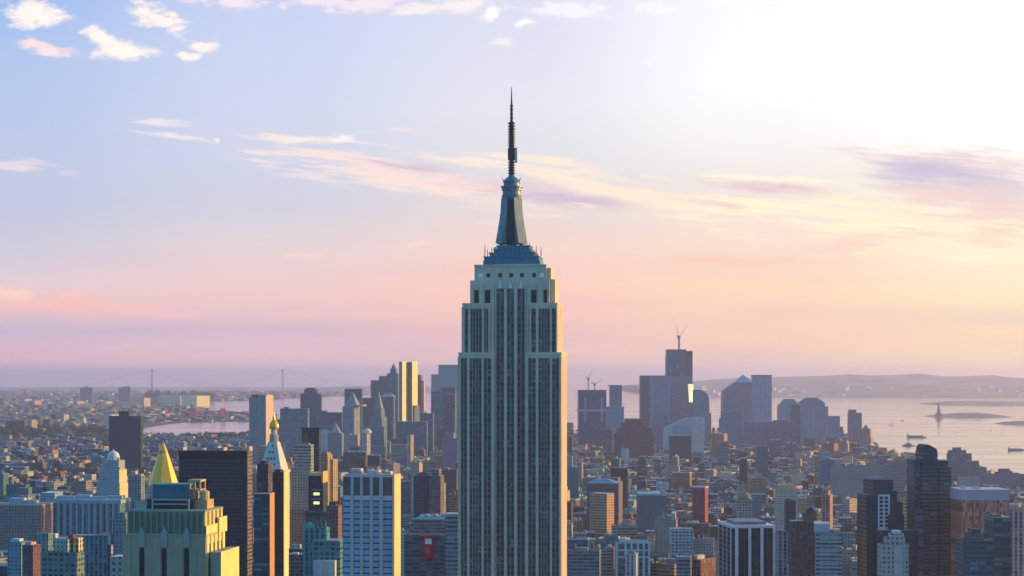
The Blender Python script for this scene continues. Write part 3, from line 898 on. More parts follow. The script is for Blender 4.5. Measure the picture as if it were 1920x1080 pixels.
# ---- west (right of the spire) near buildings
def pale_ribbed_block():
    b = T('dark_ribbed_block', 'dark glass block with pink pale piers and a thick pale roof band', 'building', 1372, 1452, 1500, -6, 0, 46, mark='pale ribbed dark block')
    r, z, x, d = b.root, b.z, b.x, b.d
    h = d / 2
    b.note(1330, 1454, 980)
    MB().box(x(1372), x(1452), -h, h, 0, z(990)).build('wall', F_DARK, r, (0.02, 0.025, 0.03))
    P = (0.62, 0.50, 0.52)
    MB().box(x(1370.5), x(1453.5), -h - .6, h + .6, z(990), z(985)).build('roof_band', M_STONE, r, P)
    MB().box(x(1382), x(1440), -h + 6, h - 6, z(985), z(979)).build('roof_house', M_ROOF, r, (0.2, 0.2, 0.22))
    for (a, c) in ((1378, 1384), (1403, 1408), (1425.5, 1431), (1449, 1452.6)):
        MB().box(x(a), x(c), -h - 1.0, -h, 0, z(990)).build('pier', M_STONE, r, P)
    for q in (1391, 1396, 1415, 1420, 1438, 1443):
        MB().box(x(q) - .15, x(q) + .15, -h - .35, -h, 0, z(990)).build('mullion', M_METAL, r, (0.10, 0.12, 0.12))
    xl = x(1372)
    for i in range(4):
        yy = -h + 1 + i * (d - 2) / 3
        MB().box(xl - .8, xl, yy - .8, yy + .8, 0, z(990)).build('pier', M_STONE, r, (0.35, 0.38, 0.42))


pale_ribbed_block()
b = tower('brown_grid_tower', 'dark brown gridded tower with a round topped brick roof house', 1484, 1528, 977, 1800, F_GRID, (0.10, 0.07, 0.08), -3, 3, mark='brown gridded tower', tops=[('box', 1508, 1534, 962, (0.2, 0.10, 0.09)), ('cut', 1514, 1530, 953, (0.05, 0.04, 0.05), M_ROOF, 962)])
MB().box(b.x(1532), b.x(1536), -5, 3, b.z(975), b.z(957)).build('side_wall', M_STONE, b.root, (0.6, 0.36, 0.10))
b = tower('balcony_tower', 'pale apartment tower with teal balcony rows and pink roof house', 1530, 1578, 1000, 1700, F_BAND, (0.38, 0.40, 0.40), 8, 3, mark='balcony apartment tower', tops=[('box', 1527, 1556, 984, (0.46, 0.43, 0.46), M_STONE), ('box', 1564, 1576, 996, (0.5, 0.3, 0.28), M_STONE)])
for i in range(14):
    p = 1004 + i * 6
    MB().box(b.x(1536), b.x(1572), -b.d / 2 - 1.0, -b.d / 2, b.z(p + 1.4), b.z(p)).build('balcony', M_STONE, b.root, (0.42, 0.46, 0.46))
tower('grey_narrow_block', 'narrow grey block with dark bay windows, squeezed beside the brown gridded tower', 1458, 1477, 998, 1850, F_VERT, (0.3, 0.28, 0.31), -2, 2, tops=[('box', 1460, 1474, 995)])
tower('navy_narrow_tower', 'narrow navy tower standing before the cream block with orange edge', 1473, 1492, 938, 2400, F_DARK, (0.02, 0.05, 0.09), 0, 2, tops=[('box', 1476, 1482, 935)])
b = tower('cream_block', 'cream block with an orange lit east edge and roof rim', 1458, 1496, 916, 2900, F_GRID, (0.42, 0.38, 0.32), -12, 4, tops=[('box', 1462, 1482, 909, (0.5, 0.32, 0.2), M_STONE)])
tower('orange_brick_tower', 'orange brick tower with a lit golden top', 1540, 1556, 928, 2500, F_VERT, (0.5, 0.2, 0.14), 18, 6, tiers=((1540, 1552, 920),), mark='orange brick tower')


def stripe_window_tower():
    b = T('window_strip_tower', 'dark blue tower with one white framed window strip and stepped shoulders', 'building', 1638, 1676, 1700, -6, 0, 30, mark='tower with white window strip')
    r, z, x, d = b.root, b.z, b.x, b.d
    h = d / 2
    N = (0.012, 0.06, 0.085)
    b.note(1622, 1690, 925)
    b.box('wall', 1637, 1675, 899, None, F_DARK, (0.05, 0.065, 0.10))
    b.box('setback', 1624, 1640, 928, None, F_DARK, N, y0=-h - 1.5, y1=h - 2)
    b.box('setback', 1672, 1683, 920, None, F_DARK, N, y0=-h + 1.5, y1=h + 2)
    b.box('setback', 1680, 1694, 942, None, F_DARK, N, y0=-h + 2.5, y1=h + 3)
    b.box('lower_wall', 1664, 1693, 965, None, F_DARK, (0.02, 0.035, 0.05), y0=-h - 4, y1=-h)
    b.box('lower_wall', 1640, 1716, 993, None, F_DARK, (0.035, 0.06, 0.085), y0=-h - 8, y1=-h - 3.8)
    fr = MB()
    fr.box(x(1646), x(1668), -h - .7, -h, z(993), z(927))
    fr.build('window_frame', M_STONE, r, (0.6, 0.55, 0.58))
    p = 931
    while p < 990:
        for (a, c) in ((1649, 1655), (1658.5, 1664.5)):
            MB().box(x(a), x(c), -h - .85, -h - .7, z(p + 5), z(p)).build('window', M_GLASS, r)
        p += 7.4
    MB().box(x(1641), x(1670), -8, 8, z(899), z(896)).build('roof_house', M_ROOF, r, (0.3, 0.2, 0.2))


stripe_window_tower()
b = tower('cream_stepped_house', 'cream stepped building with small lit penthouse before the white window strip', 1654, 1704, 1020, 1450, F_GRID, (0.36, 0.34, 0.33), -4, 3, tiers=((1664, 1698, 1008), (1672, 1697, 1001)), tops=[('box', 1679, 1691, 996, (0.5, 0.52, 0.6), M_STONE)], mark='cream stepped building')
MB().box(b.x(1676), b.x(1692), -b.d / 2 - .5, -b.d / 2, 0, b.z(1026)).build('pier', M_STONE, b.root, (0.42, 0.38, 0.36))


def dark_green_tower():
    b = T('dark_green_tower', 'tall dark green tower with ribbed floor bands and a stepped peak', 'skyscraper', 1727, 1784, 1700, -3.5, 0, 30, mark='tall dark green tower')
    r, z, x, d = b.root, b.z, b.x, b.d
    h = d / 2
    G = (0.004, 0.06, 0.085)
    b.box('wall', 1727, 1784, 876, None, F_BAND, G)
    b.box('setback', 1732, 1760, 846, 876, F_BAND, G, inset=3)
    b.box('setback', 1760, 1781, 864, 876, F_BAND, (0.05, 0.07, 0.06), inset=5)
    MB().extrude([(x(1733), z(846)), (x(1759), z(846)), (x(1759), z(842)), (x(1744), z(834)), (x(1738), z(834)), (x(1733), z(839))], -h + 4, h - 4).build('peak', M_PLAIN, r, (0.015, 0.045, 0.06))
    b.box('side_bay', 1717, 1727, 862, None, F_VERT, (0.02, 0.09, 0.14), y0=-h + 5, y1=h - 1)
    p = 882
    while p < 1085:
        MB().box(x(1728), x(1783), -h - .9, -h, z(p + 2.2), z(p)).build('floor_band', M_PLAIN, r, (0.035, 0.11, 0.12))
        p += 7.0
    MB().box(x(1759), x(1760.5), -h - 1.1, -h, 0, z(878)).build('mullion', M_PLAIN, r, (0.01, 0.03, 0.04))
    b.box('lower_wing', 1714, 1729, 955, None, F_BAND, (0.12, 0.10, 0.14), y0=-h - 3, y1=-h + 4)


dark_green_tower()


def bronze_block():
    b = T('bronze_glass_block', 'bronze mirrored glass block under a wide lavender mechanical storey', 'building', 1803, 1892, 1650, -2, 0, 36, mark='lavender topped glass block')
    r, z, x, d = b.root, b.z, b.x, b.d
    h = d / 2
    m, gg, p = new_mat('bronze_reflection_tint')
    t = gg.node('ShaderNodeTexCoord').outputs['Object']
    xx, yy, zz = gg.xyz(t)
    wn = gg.node('ShaderNodeTexWhiteNoise', noise_dimensions='2D')
    gg.put(wn.inputs['Vector'], gg.vec(gg.m('FLOOR', gg.m('DIVIDE', xx, 1.7)), gg.m('FLOOR', gg.m('DIVIDE', zz, 3.6))))
    gg.put(p.inputs['Base Color'], gg.mix(wn.outputs[0], (0.30, 0.06, 0.035), (0.85, 0.26, 0.17)))  # random panel tones stand in for the orange reflections
    p.inputs['Metallic'].default_value = 0.0
    p.inputs['Roughness'].default_value = 0.4
    b.box('wall', 1803, 1892, 938, None, m)
    b.box('mechanical_storey', 1802, 1893, 918, 938, plain('lavender_panel', (0.50, 0.34, 0.40), .6, 0, .05), None, y0=-h - .5, y1=h + .5)
    for q in (1824, 1847, 1870):
        MB().box(x(q) - .2, x(q) + .2, -h - .5, -h, 0, z(938)).build('mullion', M_METAL, r, (0.12, 0.07, 0.06))
    MB().box(x(1812), x(1818), -6, 0, z(918), z(913)).build('roof_house', M_STONE, r, (0.6, 0.5, 0.4))
    MB().box(x(1833), x(1845), -6, 0, z(918), z(915)).build('roof_house', M_STONE, r, (0.6, 0.5, 0.48))


bronze_block()
tower('reflected_skyline_block', 'dark teal stepped block added for the skyline reflected in the bronze glass', 1806, 1862, 1014, 1450, F_BAND, (0.02, 0.10, 0.13), -2, 3, tiers=((1822, 1848, 1002), (1827, 1843, 993)), depth=24)  # built block in place of a skyline reflection in the glass
tower('reflected_skyline_slab', 'dark teal slab added for reflected skyline, covering the bronze glass corner', 1862, 1896, 970, 1480, F_BAND, (0.02, 0.09, 0.115), -2, 3, depth=24, mark='dark teal slab', tops=[('box', 1866, 1880, 967, (0.02, 0.07, 0.09))])  # another solid stand-in for the mirrored skyline
tower('pale_corner_tower', 'pale grey narrow tower with bay windows at the edge of the bronze glass block', 1894, 1925, 956, 1750, F_VERT, (0.36, 0.34, 0.36), -3, 3, tops=[('box', 1897, 1912, 946, (0.55, 0.33, 0.26), M_STONE)])
tower('narrow_grey_stack', 'narrow grey tower with white roof box, in the gap by the lavender topped block', 1786, 1797, 998, 1700, F_GRID, (0.3, 0.27, 0.3), -3, 2, tops=[('box', 1787, 1793, 991, (0.65, 0.65, 0.68), M_STONE)])
b = tower('golden_flank_block', 'block with a golden sunlit front panel, squeezed against the tall dark green tower', 1680, 1716, 922, 2300, F_GRID, (0.3, 0.2, 0.2), 6, 3, tops=[('box', 1700, 1716, 912, (0.62, 0.36, 0.26), M_STONE)])
# its golden front is a sunlit wing turned towards the sun
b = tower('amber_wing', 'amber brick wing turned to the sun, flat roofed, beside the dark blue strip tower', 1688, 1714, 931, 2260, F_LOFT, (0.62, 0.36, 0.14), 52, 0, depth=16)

# ---- east side middle distance
def columned_hall():
    b = T('columned_hall', 'long pale blue hall fronted by a row of tall pilasters', 'building', 85, 226, 2550, 4, 0, 45, mark='long pilastered hall')
    r, z, x, d = b.root, b.z, b.x, b.d
    h = d / 2
    c = (0.22, 0.34, 0.38)
    b.box('wall', 85, 226, 944, None, F_VERT, (0.10, 0.19, 0.24))
    MB().box(x(84), x(227), -h - 1.2, h + 1, z(944), z(937)).build('entablature', M_STONE, r, c)
    MB().box(x(74), x(100), -h + 6, h - 3, 0, z(925)).build('corner_block', F_GRID, r, (0.2, 0.33, 0.38))
    b.note(74, 227, 932)
    for i in range(13):
        q = 87 + i * 11.4
        MB().box(x(q - 2.1), x(q + 2.1), -h - 1.0, -h, 0, z(944)).build('pilaster', M_STONE, r, c)
    for (a, e, t) in ((100, 126, 932), (134, 160, 930), (164, 188, 933), (196, 222, 931)):
        MB().box(x(a), x(e), -6, 10, z(937), z(t)).build('roof_house', M_ROOF, r, (0.30, 0.38, 0.42))


columned_hall()


def domed_tower():
    b = T('domed_tower', 'grey stepped tower with small white dome and golden sunlit edge', 'building', 181, 224, 2900, 16, 0, 28, mark='white domed tower')
    r, z, x, d = b.root, b.z, b.x, b.d
    h = d / 2
    c = (0.36, 0.38, 0.38)
    b.box('wall', 181, 224, 905, None, F_GRID, c)
    b.box('setback', 184, 222, 880, 905, F_GRID, c, inset=2)
    b.box('setback', 188, 220, 863, 880, F_GRID, c, inset=4)
    MB().cyl(x(204), 0, 9.5, z(863), z(856), 12).build('drum', M_STONE, r, (0.55, 0.52, 0.48))
    MB().lathe(x(204), 0, [(9.0, z(856)), (8.2, z(852)), (5.5, z(848)), (1.2, z(846)), (.6, z(843))], 14).build('dome', M_STONE, r, (0.65, 0.58, 0.54))
    MB().box(x(224), x(224) + .4, -h - .1, h, z(945), z(906)).build('side_wall', M_STONE, r, (0.6, 0.5, 0.26))  # golden sunlight coloured onto the west side, upper tier too
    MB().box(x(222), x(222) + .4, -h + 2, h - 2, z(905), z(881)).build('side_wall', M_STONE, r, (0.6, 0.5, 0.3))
    for (q, t) in ((190, 858), (219, 858), (186, 876), (221, 876)):
        MB().box(x(q - 2), x(q + 2), -h + 4, -h + 7, z(880 if t > 870 else 863), z(t)).build('corner_urn', M_STONE, r, c)


domed_tower()


def rounded_corner_block():
    b = T('rounded_corner_block', 'wide brown building with a rounded corner glowing orange', 'building', -25, 78, 2250, 4, 0, 40, mark='rounded brown building')
    x, z, d = b.x, b.z, b.d
    b.note(-25, 80, 948)
    h = d / 2
    pts = [(x(-25), -h), (x(66), -h)] + [(x(66) + 8 * math.sin(q), -h + 8 - 8 * math.cos(q)) for q in [i * math.pi / 12 for i in range(1, 7)]] + [(x(66) + 8, h), (x(-25), h)]
    MB().ring([(p, q, 0) for p, q in pts], [(p, q, z(949)) for p, q in pts]).build('wall', F_GRID, b.root, (0.26, 0.19, 0.18))
    MB().ring([(p * 1.005, q * 1.01, z(949)) for p, q in pts], [(p * 1.005, q * 1.01, z(946)) for p, q in pts]).build('cornice', M_STONE, b.root, (0.3, 0.24, 0.24))
    for (a, e, t) in ((8, 34, 936), (40, 56, 940)):
        MB().box(x(a), x(e), -4, 12, z(946), z(t)).build('roof_house', M_ROOF, b.root, (0.30, 0.40, 0.46))


rounded_corner_block()
b = tower('pavilion_building', 'small building with a yellow lit pavilion and dark windowed base', 76, 144, 1036, 1500, F_LOFT, (0.14, 0.2, 0.2), 12, 9, tiers=(), tops=[('box', 98, 124, 1010, (0.34, 0.36, 0.32), F_GRID), ('cut', 122, 134, 1003, (0.2, 0.06, 0.05), M_ROOF, 1010)], mark='yellow lit pavilion')
MB().box(b.x(118), b.x(137), 2, 12, b.z(1036), b.z(1010)).build('pavilion', F_VERT, b.root, (0.62, 0.50, 0.24))
tower('plum_block', 'plum coloured block with an orange lit stepped roof edge', 42, 62, 1022, 1700, F_GRID, (0.16, 0.07, 0.10), 14, 6, tops=[('box', 44, 56, 1017, (0.5, 0.3, 0.25))])
tower('blue_grid_block', 'pale blue gridded block with white roof boxes beside the plum block', 14, 40, 1016, 1750, F_GRID, (0.12, 0.28, 0.34), 10, 3, tops=[('box', 18, 34, 1011, (0.5, 0.5, 0.54))])
tower('blue_windowed_block', 'low blue block with pale window piers between the rounded brown building and yellow pavilion', 66, 90, 1000, 2050, F_VERT, (0.14, 0.28, 0.34), 8, 3)
tower('blue_ribbed_block', 'wide blue ribbed block behind the yellow lit pavilion', 136, 200, 1004, 1900, F_VERT, (0.08, 0.20, 0.26), 6, 3, tops=[('box', 172, 206, 1022, (0.4, 0.45, 0.5)), ('box', 190, 204, 1000, (0.55, 0.33, 0.18))])
tower('green_annex', 'pale green annex block with a flat roof, shoulder to shoulder with the stone tower', 206, 232, 1044, 1080, F_GRID, (0.28, 0.33, 0.30), 6, 2)
tower('grey_spotted_tower', 'dim grey tower with stepped top in the gap between hall and stone tower', 212, 233, 973, 1900, F_GRID, (0.16, 0.22, 0.26), 8, 3, tiers=((216, 231, 962),))
tower('ochre_tipped_block', 'grey block with ochre lit roof tip, between white domed tower and gold pyramid', 240, 264, 892, 2700, F_VERT, (0.22, 0.26, 0.3), 14, 4, tops=[('box', 243, 252, 884, (0.5, 0.35, 0.3)), ('box', 255, 263, 889, (0.55, 0.36, 0.2))])
tower('navy_housing_slab', 'broad navy housing slab with a small square roof house, alone above the low city', 204, 264, 780, 4600, F_DARK, (0.03, 0.055, 0.09), 10, 5, mark='navy housing slab', tops=[('box', 222, 240, 771, (0.03, 0.055, 0.09), F_DARK)])

# ---------------------------------------------------------------- downtown towers
TEAL, SLATE, GREYB, PALE, PINKG = (0.02, 0.10, 0.15), (0.06, 0.14, 0.20), (0.16, 0.19, 0.22), (0.36, 0.38, 0.40), (0.36, 0.29, 0.31)
G_E = 'downtown towers east of the spired skyscraper'
G_W = 'downtown towers west of the spired skyscraper'


def dt(name, label, a, c, t, Y, mat, col, th=9, side=4, tiers=(), tops=(), group=G_E, mark=None, depth=None):
    if Y > 5800 and group == G_W:      # extra blue put into far wall colours against brownish haze and dim sky
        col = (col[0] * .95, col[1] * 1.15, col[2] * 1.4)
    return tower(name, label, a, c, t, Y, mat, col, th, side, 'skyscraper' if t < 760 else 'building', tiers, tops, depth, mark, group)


b = dt('pale_twin_face_tower', 'tall grey blue apartment tower with pink sunlit side and dark top block', 467, 497, 744, 5200, F_VERT, (0.20, 0.30, 0.34), 14, 14, tops=[('box', 469, 482, 740, (0.03, 0.06, 0.09)), ('box', 486, 494, 741, (0.05, 0.1, 0.14))], mark='grey blue tower with pink side')
MB().box(b.x(497), b.x(499), -b.d / 2 - .6, b.d / 2, 0, b.z(741)).build('side_wall', M_STONE, b.root, (0.55, 0.36, 0.30))  # pink sunlight put into the west wall colour
dt('wide_blue_block', 'wide flat topped blue office block with thin floor lines', 525, 577, 766, 5600, F_BAND, (0.10, 0.24, 0.29), 6, 3, tops=[('box', 532, 540, 763)], mark='wide blue office block')
dt('stepped_teal_tower', 'dark teal tower with stepped shoulders, topping a square cap', 563, 602, 738, 6800, F_FAR, TEAL, 5, 2, tiers=((570, 594, 730), (573, 590, 727)), mark='teal tower with square cap')
dt('broad_teal_block', 'broad dark teal block with a slightly taller east half', 578, 641, 773, 6000, F_FAR, (0.04, 0.13, 0.17), 5, 2, tiers=((582, 612, 770),))
dt('flared_teal_tower', 'dark teal tower with sloped sides and a flat wide top', 646, 678, 729, 7000, F_FAR, TEAL, 5, 2)
dt('low_teal_slab', 'low dark teal slab between the flared teal tower and the spire pair', 672, 704, 746, 7100, F_FAR, TEAL, 5, 2)
dt('pyramid_courthouse', 'grey tower with a slim steep pyramid spire and pink lit side', 642, 664, 762, 5900, F_VERT, (0.24, 0.30, 0.33), 16, 12, tops=[('pyr', 645, 667, 735, (0.2, 0.22, 0.24)), ('box', 664, 678, 759, (0.4, 0.3, 0.3))], mark='steep pyramid spire tower')
dt('twin_shoulder_tower', 'grey blue stepped tower with a pointed spire above twin shoulders', 694, 716, 782, 5700, F_VERT, (0.15, 0.24, 0.28), 16, 10, tiers=((698, 713, 766),), tops=[('pyr', 699, 712, 733, (0.25, 0.22, 0.22))], mark='twin shouldered spire tower')
dt('teal_step_block', 'teal block stepping up to a pointed clock turret', 695, 727, 713, 7200, F_FAR, (0.05, 0.12, 0.16), 6, 3, tiers=((710, 727, 705),), mark='teal stepping block')
dt('turret_tower', 'slate tower crowned by a small pointed turret, beside the gold striped tower', 725, 746, 700, 7100, F_FAR, SLATE, 6, 3, tiers=((731, 742, 692),), tops=[('pyr', 732, 741, 681, (0.1, 0.15, 0.18))])
dt('pink_ledge_block', 'teal block with a pink lit roof ledge below the turret tower', 712, 738, 744, 6300, F_FAR, (0.05, 0.13, 0.17), 10, 3, tops=[('cut', 712, 740, 738, (0.5, 0.36, 0.34))])


def gold_striped():
    b = T('gold_striped_tower', 'tallest downtown tower of two joined slabs with west faces tinted blazing sunlit gold', 'skyscraper', 748, 781, 6600, 20, 0, 36, G_E, mark='gold striped tower')
    x, z, d = b.x, b.z, b.d
    h = d / 2
    c = (0.50, 0.50, 0.50)
    b.note(748, 781, 678)
    G = (0.80, 0.60, 0.28)  # sunlit gold painted into the west faces
    MB().box(x(758), x(763.5), -h - 44, h, 0, z(678)).build('wall', F_FAR, b.root, (0.2, 0.2, 0.24))  # slab pushed forward so the low sun reaches its west face
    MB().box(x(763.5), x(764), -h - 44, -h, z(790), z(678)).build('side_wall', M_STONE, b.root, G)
    MB().box(x(764), x(772.5), -h, h, 0, z(679)).build('wall', F_FAR, b.root, (0.06, 0.09, 0.13))
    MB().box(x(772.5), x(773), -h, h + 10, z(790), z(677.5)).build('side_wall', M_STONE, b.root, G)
    MB().box(x(760), x(776), -h + 6, h + 14, 0, z(760)).build('lower_wall', F_FAR, b.root, (0.10, 0.14, 0.18))


gold_striped()
dt('purple_tower', 'dark purple tower with a pink edge, directly west of the gold striped tower', 781, 789, 703, 7300, F_FAR, (0.14, 0.10, 0.14), 10, 4, tops=[('box', 789, 794, 714, (0.5, 0.28, 0.28), M_STONE, 800)])
dt('pale_broad_tower', 'pale grey broad tower with a darker top band, half behind the spired skyscraper', 822, 868, 686, 7000, F_FAR, (0.34, 0.36, 0.40), 3, 2, tops=[('band', 821, 869, 684, (0.16, 0.20, 0.26)), ('box', 808, 822, 702, (0.4, 0.34, 0.36), F_FAR, 860)], mark='pale broad tower')
dt('teal_front_tower', 'deep teal tower with a sloped roof lip before the pale broad tower', 808, 854, 734, 6200, F_FAR, (0.06, 0.14, 0.19), 3, 2, tops=[('box', 826, 853, 727, (0.03, 0.08, 0.11))], mark='deep teal tower')
dt('deep_teal_face', 'narrow deep teal tower standing against the deep teal sloped roof tower', 832, 853, 739, 5900, F_FAR, (0.02, 0.075, 0.11), 3, 2)
dt('small_pyramid_block', 'slate block with a small pale pyramid top', 615, 641, 812, 5200, F_VERT, (0.17, 0.26, 0.30), 12, 4, tops=[('pyr', 618, 637, 793, (0.3, 0.32, 0.34))])
dt('white_drum_tower', 'white tower with a rounded top and pink sunlit side', 676, 688, 812, 4900, F_VERT, (0.4, 0.42, 0.42), 22, 7, tops=[('dome', 677, 693, 803, (0.6, 0.5, 0.46))])
dt('blue_midrise', 'blue tower with a vertical pale strip below the twin shouldered spire', 684, 720, 800, 5400, F_VERT, (0.08, 0.22, 0.27), 8, 4)
dt('long_slate_block', 'long slate block at the foot of the gold striped tower', 745, 800, 790, 5600, F_FAR, (0.04, 0.13, 0.17), 4, 2)
dt('peach_block', 'narrow peach lit block, standing under the gold striped tower', 763, 770, 815, 4800, F_VERT, (0.55, 0.34, 0.26), 30, 6)
dt('slate_low_tower', 'slate low tower with pale top by the foot of the deep teal tower', 788, 812, 775, 5700, F_FAR, SLATE, 6, 2, tops=[('box', 790, 800, 772, (0.4, 0.4, 0.42))])
dt('rose_stepped_block', 'rose stepped block with a sloping pink edge close to the spired skyscraper', 830, 858, 822, 4700, F_GRID, (0.22, 0.18, 0.24), 12, 4, tiers=((832, 850, 812),))

# west group
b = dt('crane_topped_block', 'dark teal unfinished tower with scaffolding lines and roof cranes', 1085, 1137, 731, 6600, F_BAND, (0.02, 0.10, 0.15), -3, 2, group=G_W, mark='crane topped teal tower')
for q in (1096, 1127):
    MB().box(b.x(q), b.x(q + 3), -b.d / 2 - 2, -b.d / 2, b.z(792), b.z(745)).build('hoist_track', M_PLAIN, b.root, (0.3, 0.36, 0.4))
MB().box(b.x(1083), b.x(1139), -b.d / 2 - 1.2, b.d / 2 + 1.2, b.z(771), b.z(768)).build('ledge', M_PLAIN, b.root, (0.4, 0.4, 0.44))


def crane(label, px, Y, y0, y1, lean, group='tower cranes on unfinished towers'):
    t = empty('tower_crane', (X(px, Y), Y, Z(y0, Y)), 0, label, 'crane', group)
    h = (y0 - y1) / F * Y
    MB().box(-1.6, 1.6, -1.6, 1.6, 0, h * .45).build('crane_mast', M_METAL, t, (0.35, 0.25, 0.25))
    MB().box(-4, 4, -3, 3, h * .45, h * .45 + 5).build('cab', M_PLAIN, t, (0.25, 0.16, 0.18))
    MB().bar((0, 0, h * .45 + 5), (lean / F * Y, 0, h), 1.3, 4, .6).build('jib', M_METAL, t, (0.42, 0.28, 0.28))
    MB().bar((0, 0, h * .45 + 5), (-lean * .4 / F * Y, 0, h * .45 + 9), 2.2, 4).build('counterweight', M_METAL, t, (0.3, 0.22, 0.24))
    return t


crane('thin crane with jib tilted west atop the dark teal unfinished tower', 1103, 6640, 731, 690, 9)
crane('short crane stub beside the tilted crane on the dark teal unfinished tower', 1115, 6640, 731, 712, 16)
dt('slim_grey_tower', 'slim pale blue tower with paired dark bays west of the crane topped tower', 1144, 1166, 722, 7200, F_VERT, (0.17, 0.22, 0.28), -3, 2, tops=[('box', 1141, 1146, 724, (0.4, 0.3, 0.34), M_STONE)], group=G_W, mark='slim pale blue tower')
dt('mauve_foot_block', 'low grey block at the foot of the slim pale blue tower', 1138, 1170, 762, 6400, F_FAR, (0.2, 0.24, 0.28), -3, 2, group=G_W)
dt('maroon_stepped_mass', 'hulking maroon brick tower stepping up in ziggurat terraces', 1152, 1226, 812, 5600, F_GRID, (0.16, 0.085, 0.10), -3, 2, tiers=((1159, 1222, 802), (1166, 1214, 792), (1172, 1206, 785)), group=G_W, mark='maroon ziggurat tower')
b = dt('broad_pale_slab', 'broad tall slab with pale front and east face coloured dark for shade', 1217, 1257, 704, 7000, F_VERT, (0.30, 0.29, 0.33), -4, 0, group=G_W, depth=45, mark='broad pale slab')
MB().box(b.x(1202), b.x(1217), -b.d / 2 + 3, b.d / 2, 0, b.z(704)).build('side_wing', F_FAR, b.root, (0.05, 0.11, 0.16))  # shaded east face, put in as a darker coloured wing
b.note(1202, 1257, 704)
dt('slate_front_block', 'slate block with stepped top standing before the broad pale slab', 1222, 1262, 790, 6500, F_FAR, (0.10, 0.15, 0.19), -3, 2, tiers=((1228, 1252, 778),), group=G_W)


def unfinished_giant():
    b = T('unfinished_glass_giant', 'tallest western tower, glass below, dark scaffolded floors and red hoist above', 'skyscraper', 1256, 1300, 7100, -3, 0, 60, G_W, mark='unfinished scaffolded giant')
    x, z, d = b.x, b.z, b.d
    h = d / 2
    b.note(1252, 1300, 656)
    MB().frus(x(1255), x(1302), -h, h, 0, z(706), 0.86, 0.86).build('glass_wall', F_BAND, b.root, (0.20, 0.28, 0.40))
    k = h * .86
    MB().box(x(1251), x(1286), -k - 1, k, z(706), z(669)).build('scaffold_floors', F_GRID, b.root, (0.03, 0.15, 0.25))
    MB().box(x(1251.5), x(1287), -k, k - 1, z(669), z(655)).build('steel_top', F_BAND, b.root, (0.06, 0.17, 0.26))
    MB().box(x(1289), x(1299), -k, k - 8, z(720), z(659)).build('red_hoist', F_GRID, b.root, (0.30, 0.10, 0.14))
    MB().box(x(1290), x(1299), -k, k - 12, z(671), z(658)).build('steel_top', F_BAND, b.root, (0.06, 0.12, 0.18))
    mm, gg, p = new_mat('sun_glint_tint')
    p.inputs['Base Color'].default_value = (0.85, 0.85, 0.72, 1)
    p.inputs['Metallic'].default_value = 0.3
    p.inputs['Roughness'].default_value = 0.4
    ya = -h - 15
    MB().ring([(x(1291), ya - 1, z(754)), (x(1300.5), ya + 14, z(754)), (x(1291), ya + 14, z(754))], [(x(1289), ya + 2, z(720)), (x(1299.5), ya + 15, z(720)), (x(1289), ya + 15, z(720))]).build('sun_glint_wedge', mm, b.root)  # pale wedge added ahead of the wall for the sun's reflection
    for q, p in ((1255, 690), (1268, 684), (1276, 697)):
        MB().box(x(q), x(q + 5), -k - 2, -k - 1, z(p + 8), z(p)).build('tarpaulin', M_PLAIN, b.root, (0.12, 0.2, 0.26))


unfinished_giant()
crane('tall crane with jib leaning east on the unfinished scaffolded giant', 1272, 7100, 655, 608, -4)
crane('tall crane with jib leaning west on the unfinished scaffolded giant', 1274, 7110, 655, 608, 15)


def curved_top():
    b = T('curved_top_tower', 'slate tower whose west roof edge curves down in a quarter round', 'skyscraper', 1302, 1330, 6900, -3, 0, 45, G_W, mark='curved roof slate tower')
    x, z, d = b.x, b.z, b.d
    b.note(1302, 1326, 734)
    pts = [(x(1302), 0), (x(1331), 0), (x(1330), z(752))]
    for i in range(1, 7):
        q = i * math.pi / 12
        pts.append((x(1312 + 18 * math.cos(q)), z(752 - 21 * math.sin(q))))
    pts.append((x(1302), z(731)))
    MB().extrude(pts, -d / 2, d / 2).build('wall', F_FAR, b.root, (0.14, 0.22, 0.32))
    MB().box(x(1328), x(1334), -d / 2 + 5, d / 2, 0, z(775)).build('side_wing', F_FAR, b.root, (0.08, 0.13, 0.18))


curved_top()
b = dt('white_sloped_block', 'big white block with a sloping east roof and plain walls', 1262, 1298, 797, 5900, F_BAND, (0.42, 0.42, 0.44), -3, 2, group=G_W, mark='white sloped block')
MB().extrude([(b.x(1244), b.z(850)), (b.x(1262), b.z(850)), (b.x(1298), b.z(797)), (b.x(1298), b.z(784)), (b.x(1288), b.z(783)), (b.x(1246), b.z(802))], -b.d / 2 + 2, b.d / 2 - 2).build('sloped_wing', M_STONE, b.root, (0.36, 0.40, 0.44))
MB().box(b.x(1298), b.x(1321), -b.d / 2 + 1, b.d / 2, 0, b.z(782)).build('pink_wing', M_STONE, b.root, (0.50, 0.42, 0.42))
b.note(1246, 1321, 790)
dt('teal_dark_cube', 'dark teal cube of glass at the foot of the white sloped block', 1256, 1296, 817, 5400, F_DARK, (0.03, 0.12, 0.15), -3, 2, group=G_W, mark='dark teal glass cube')


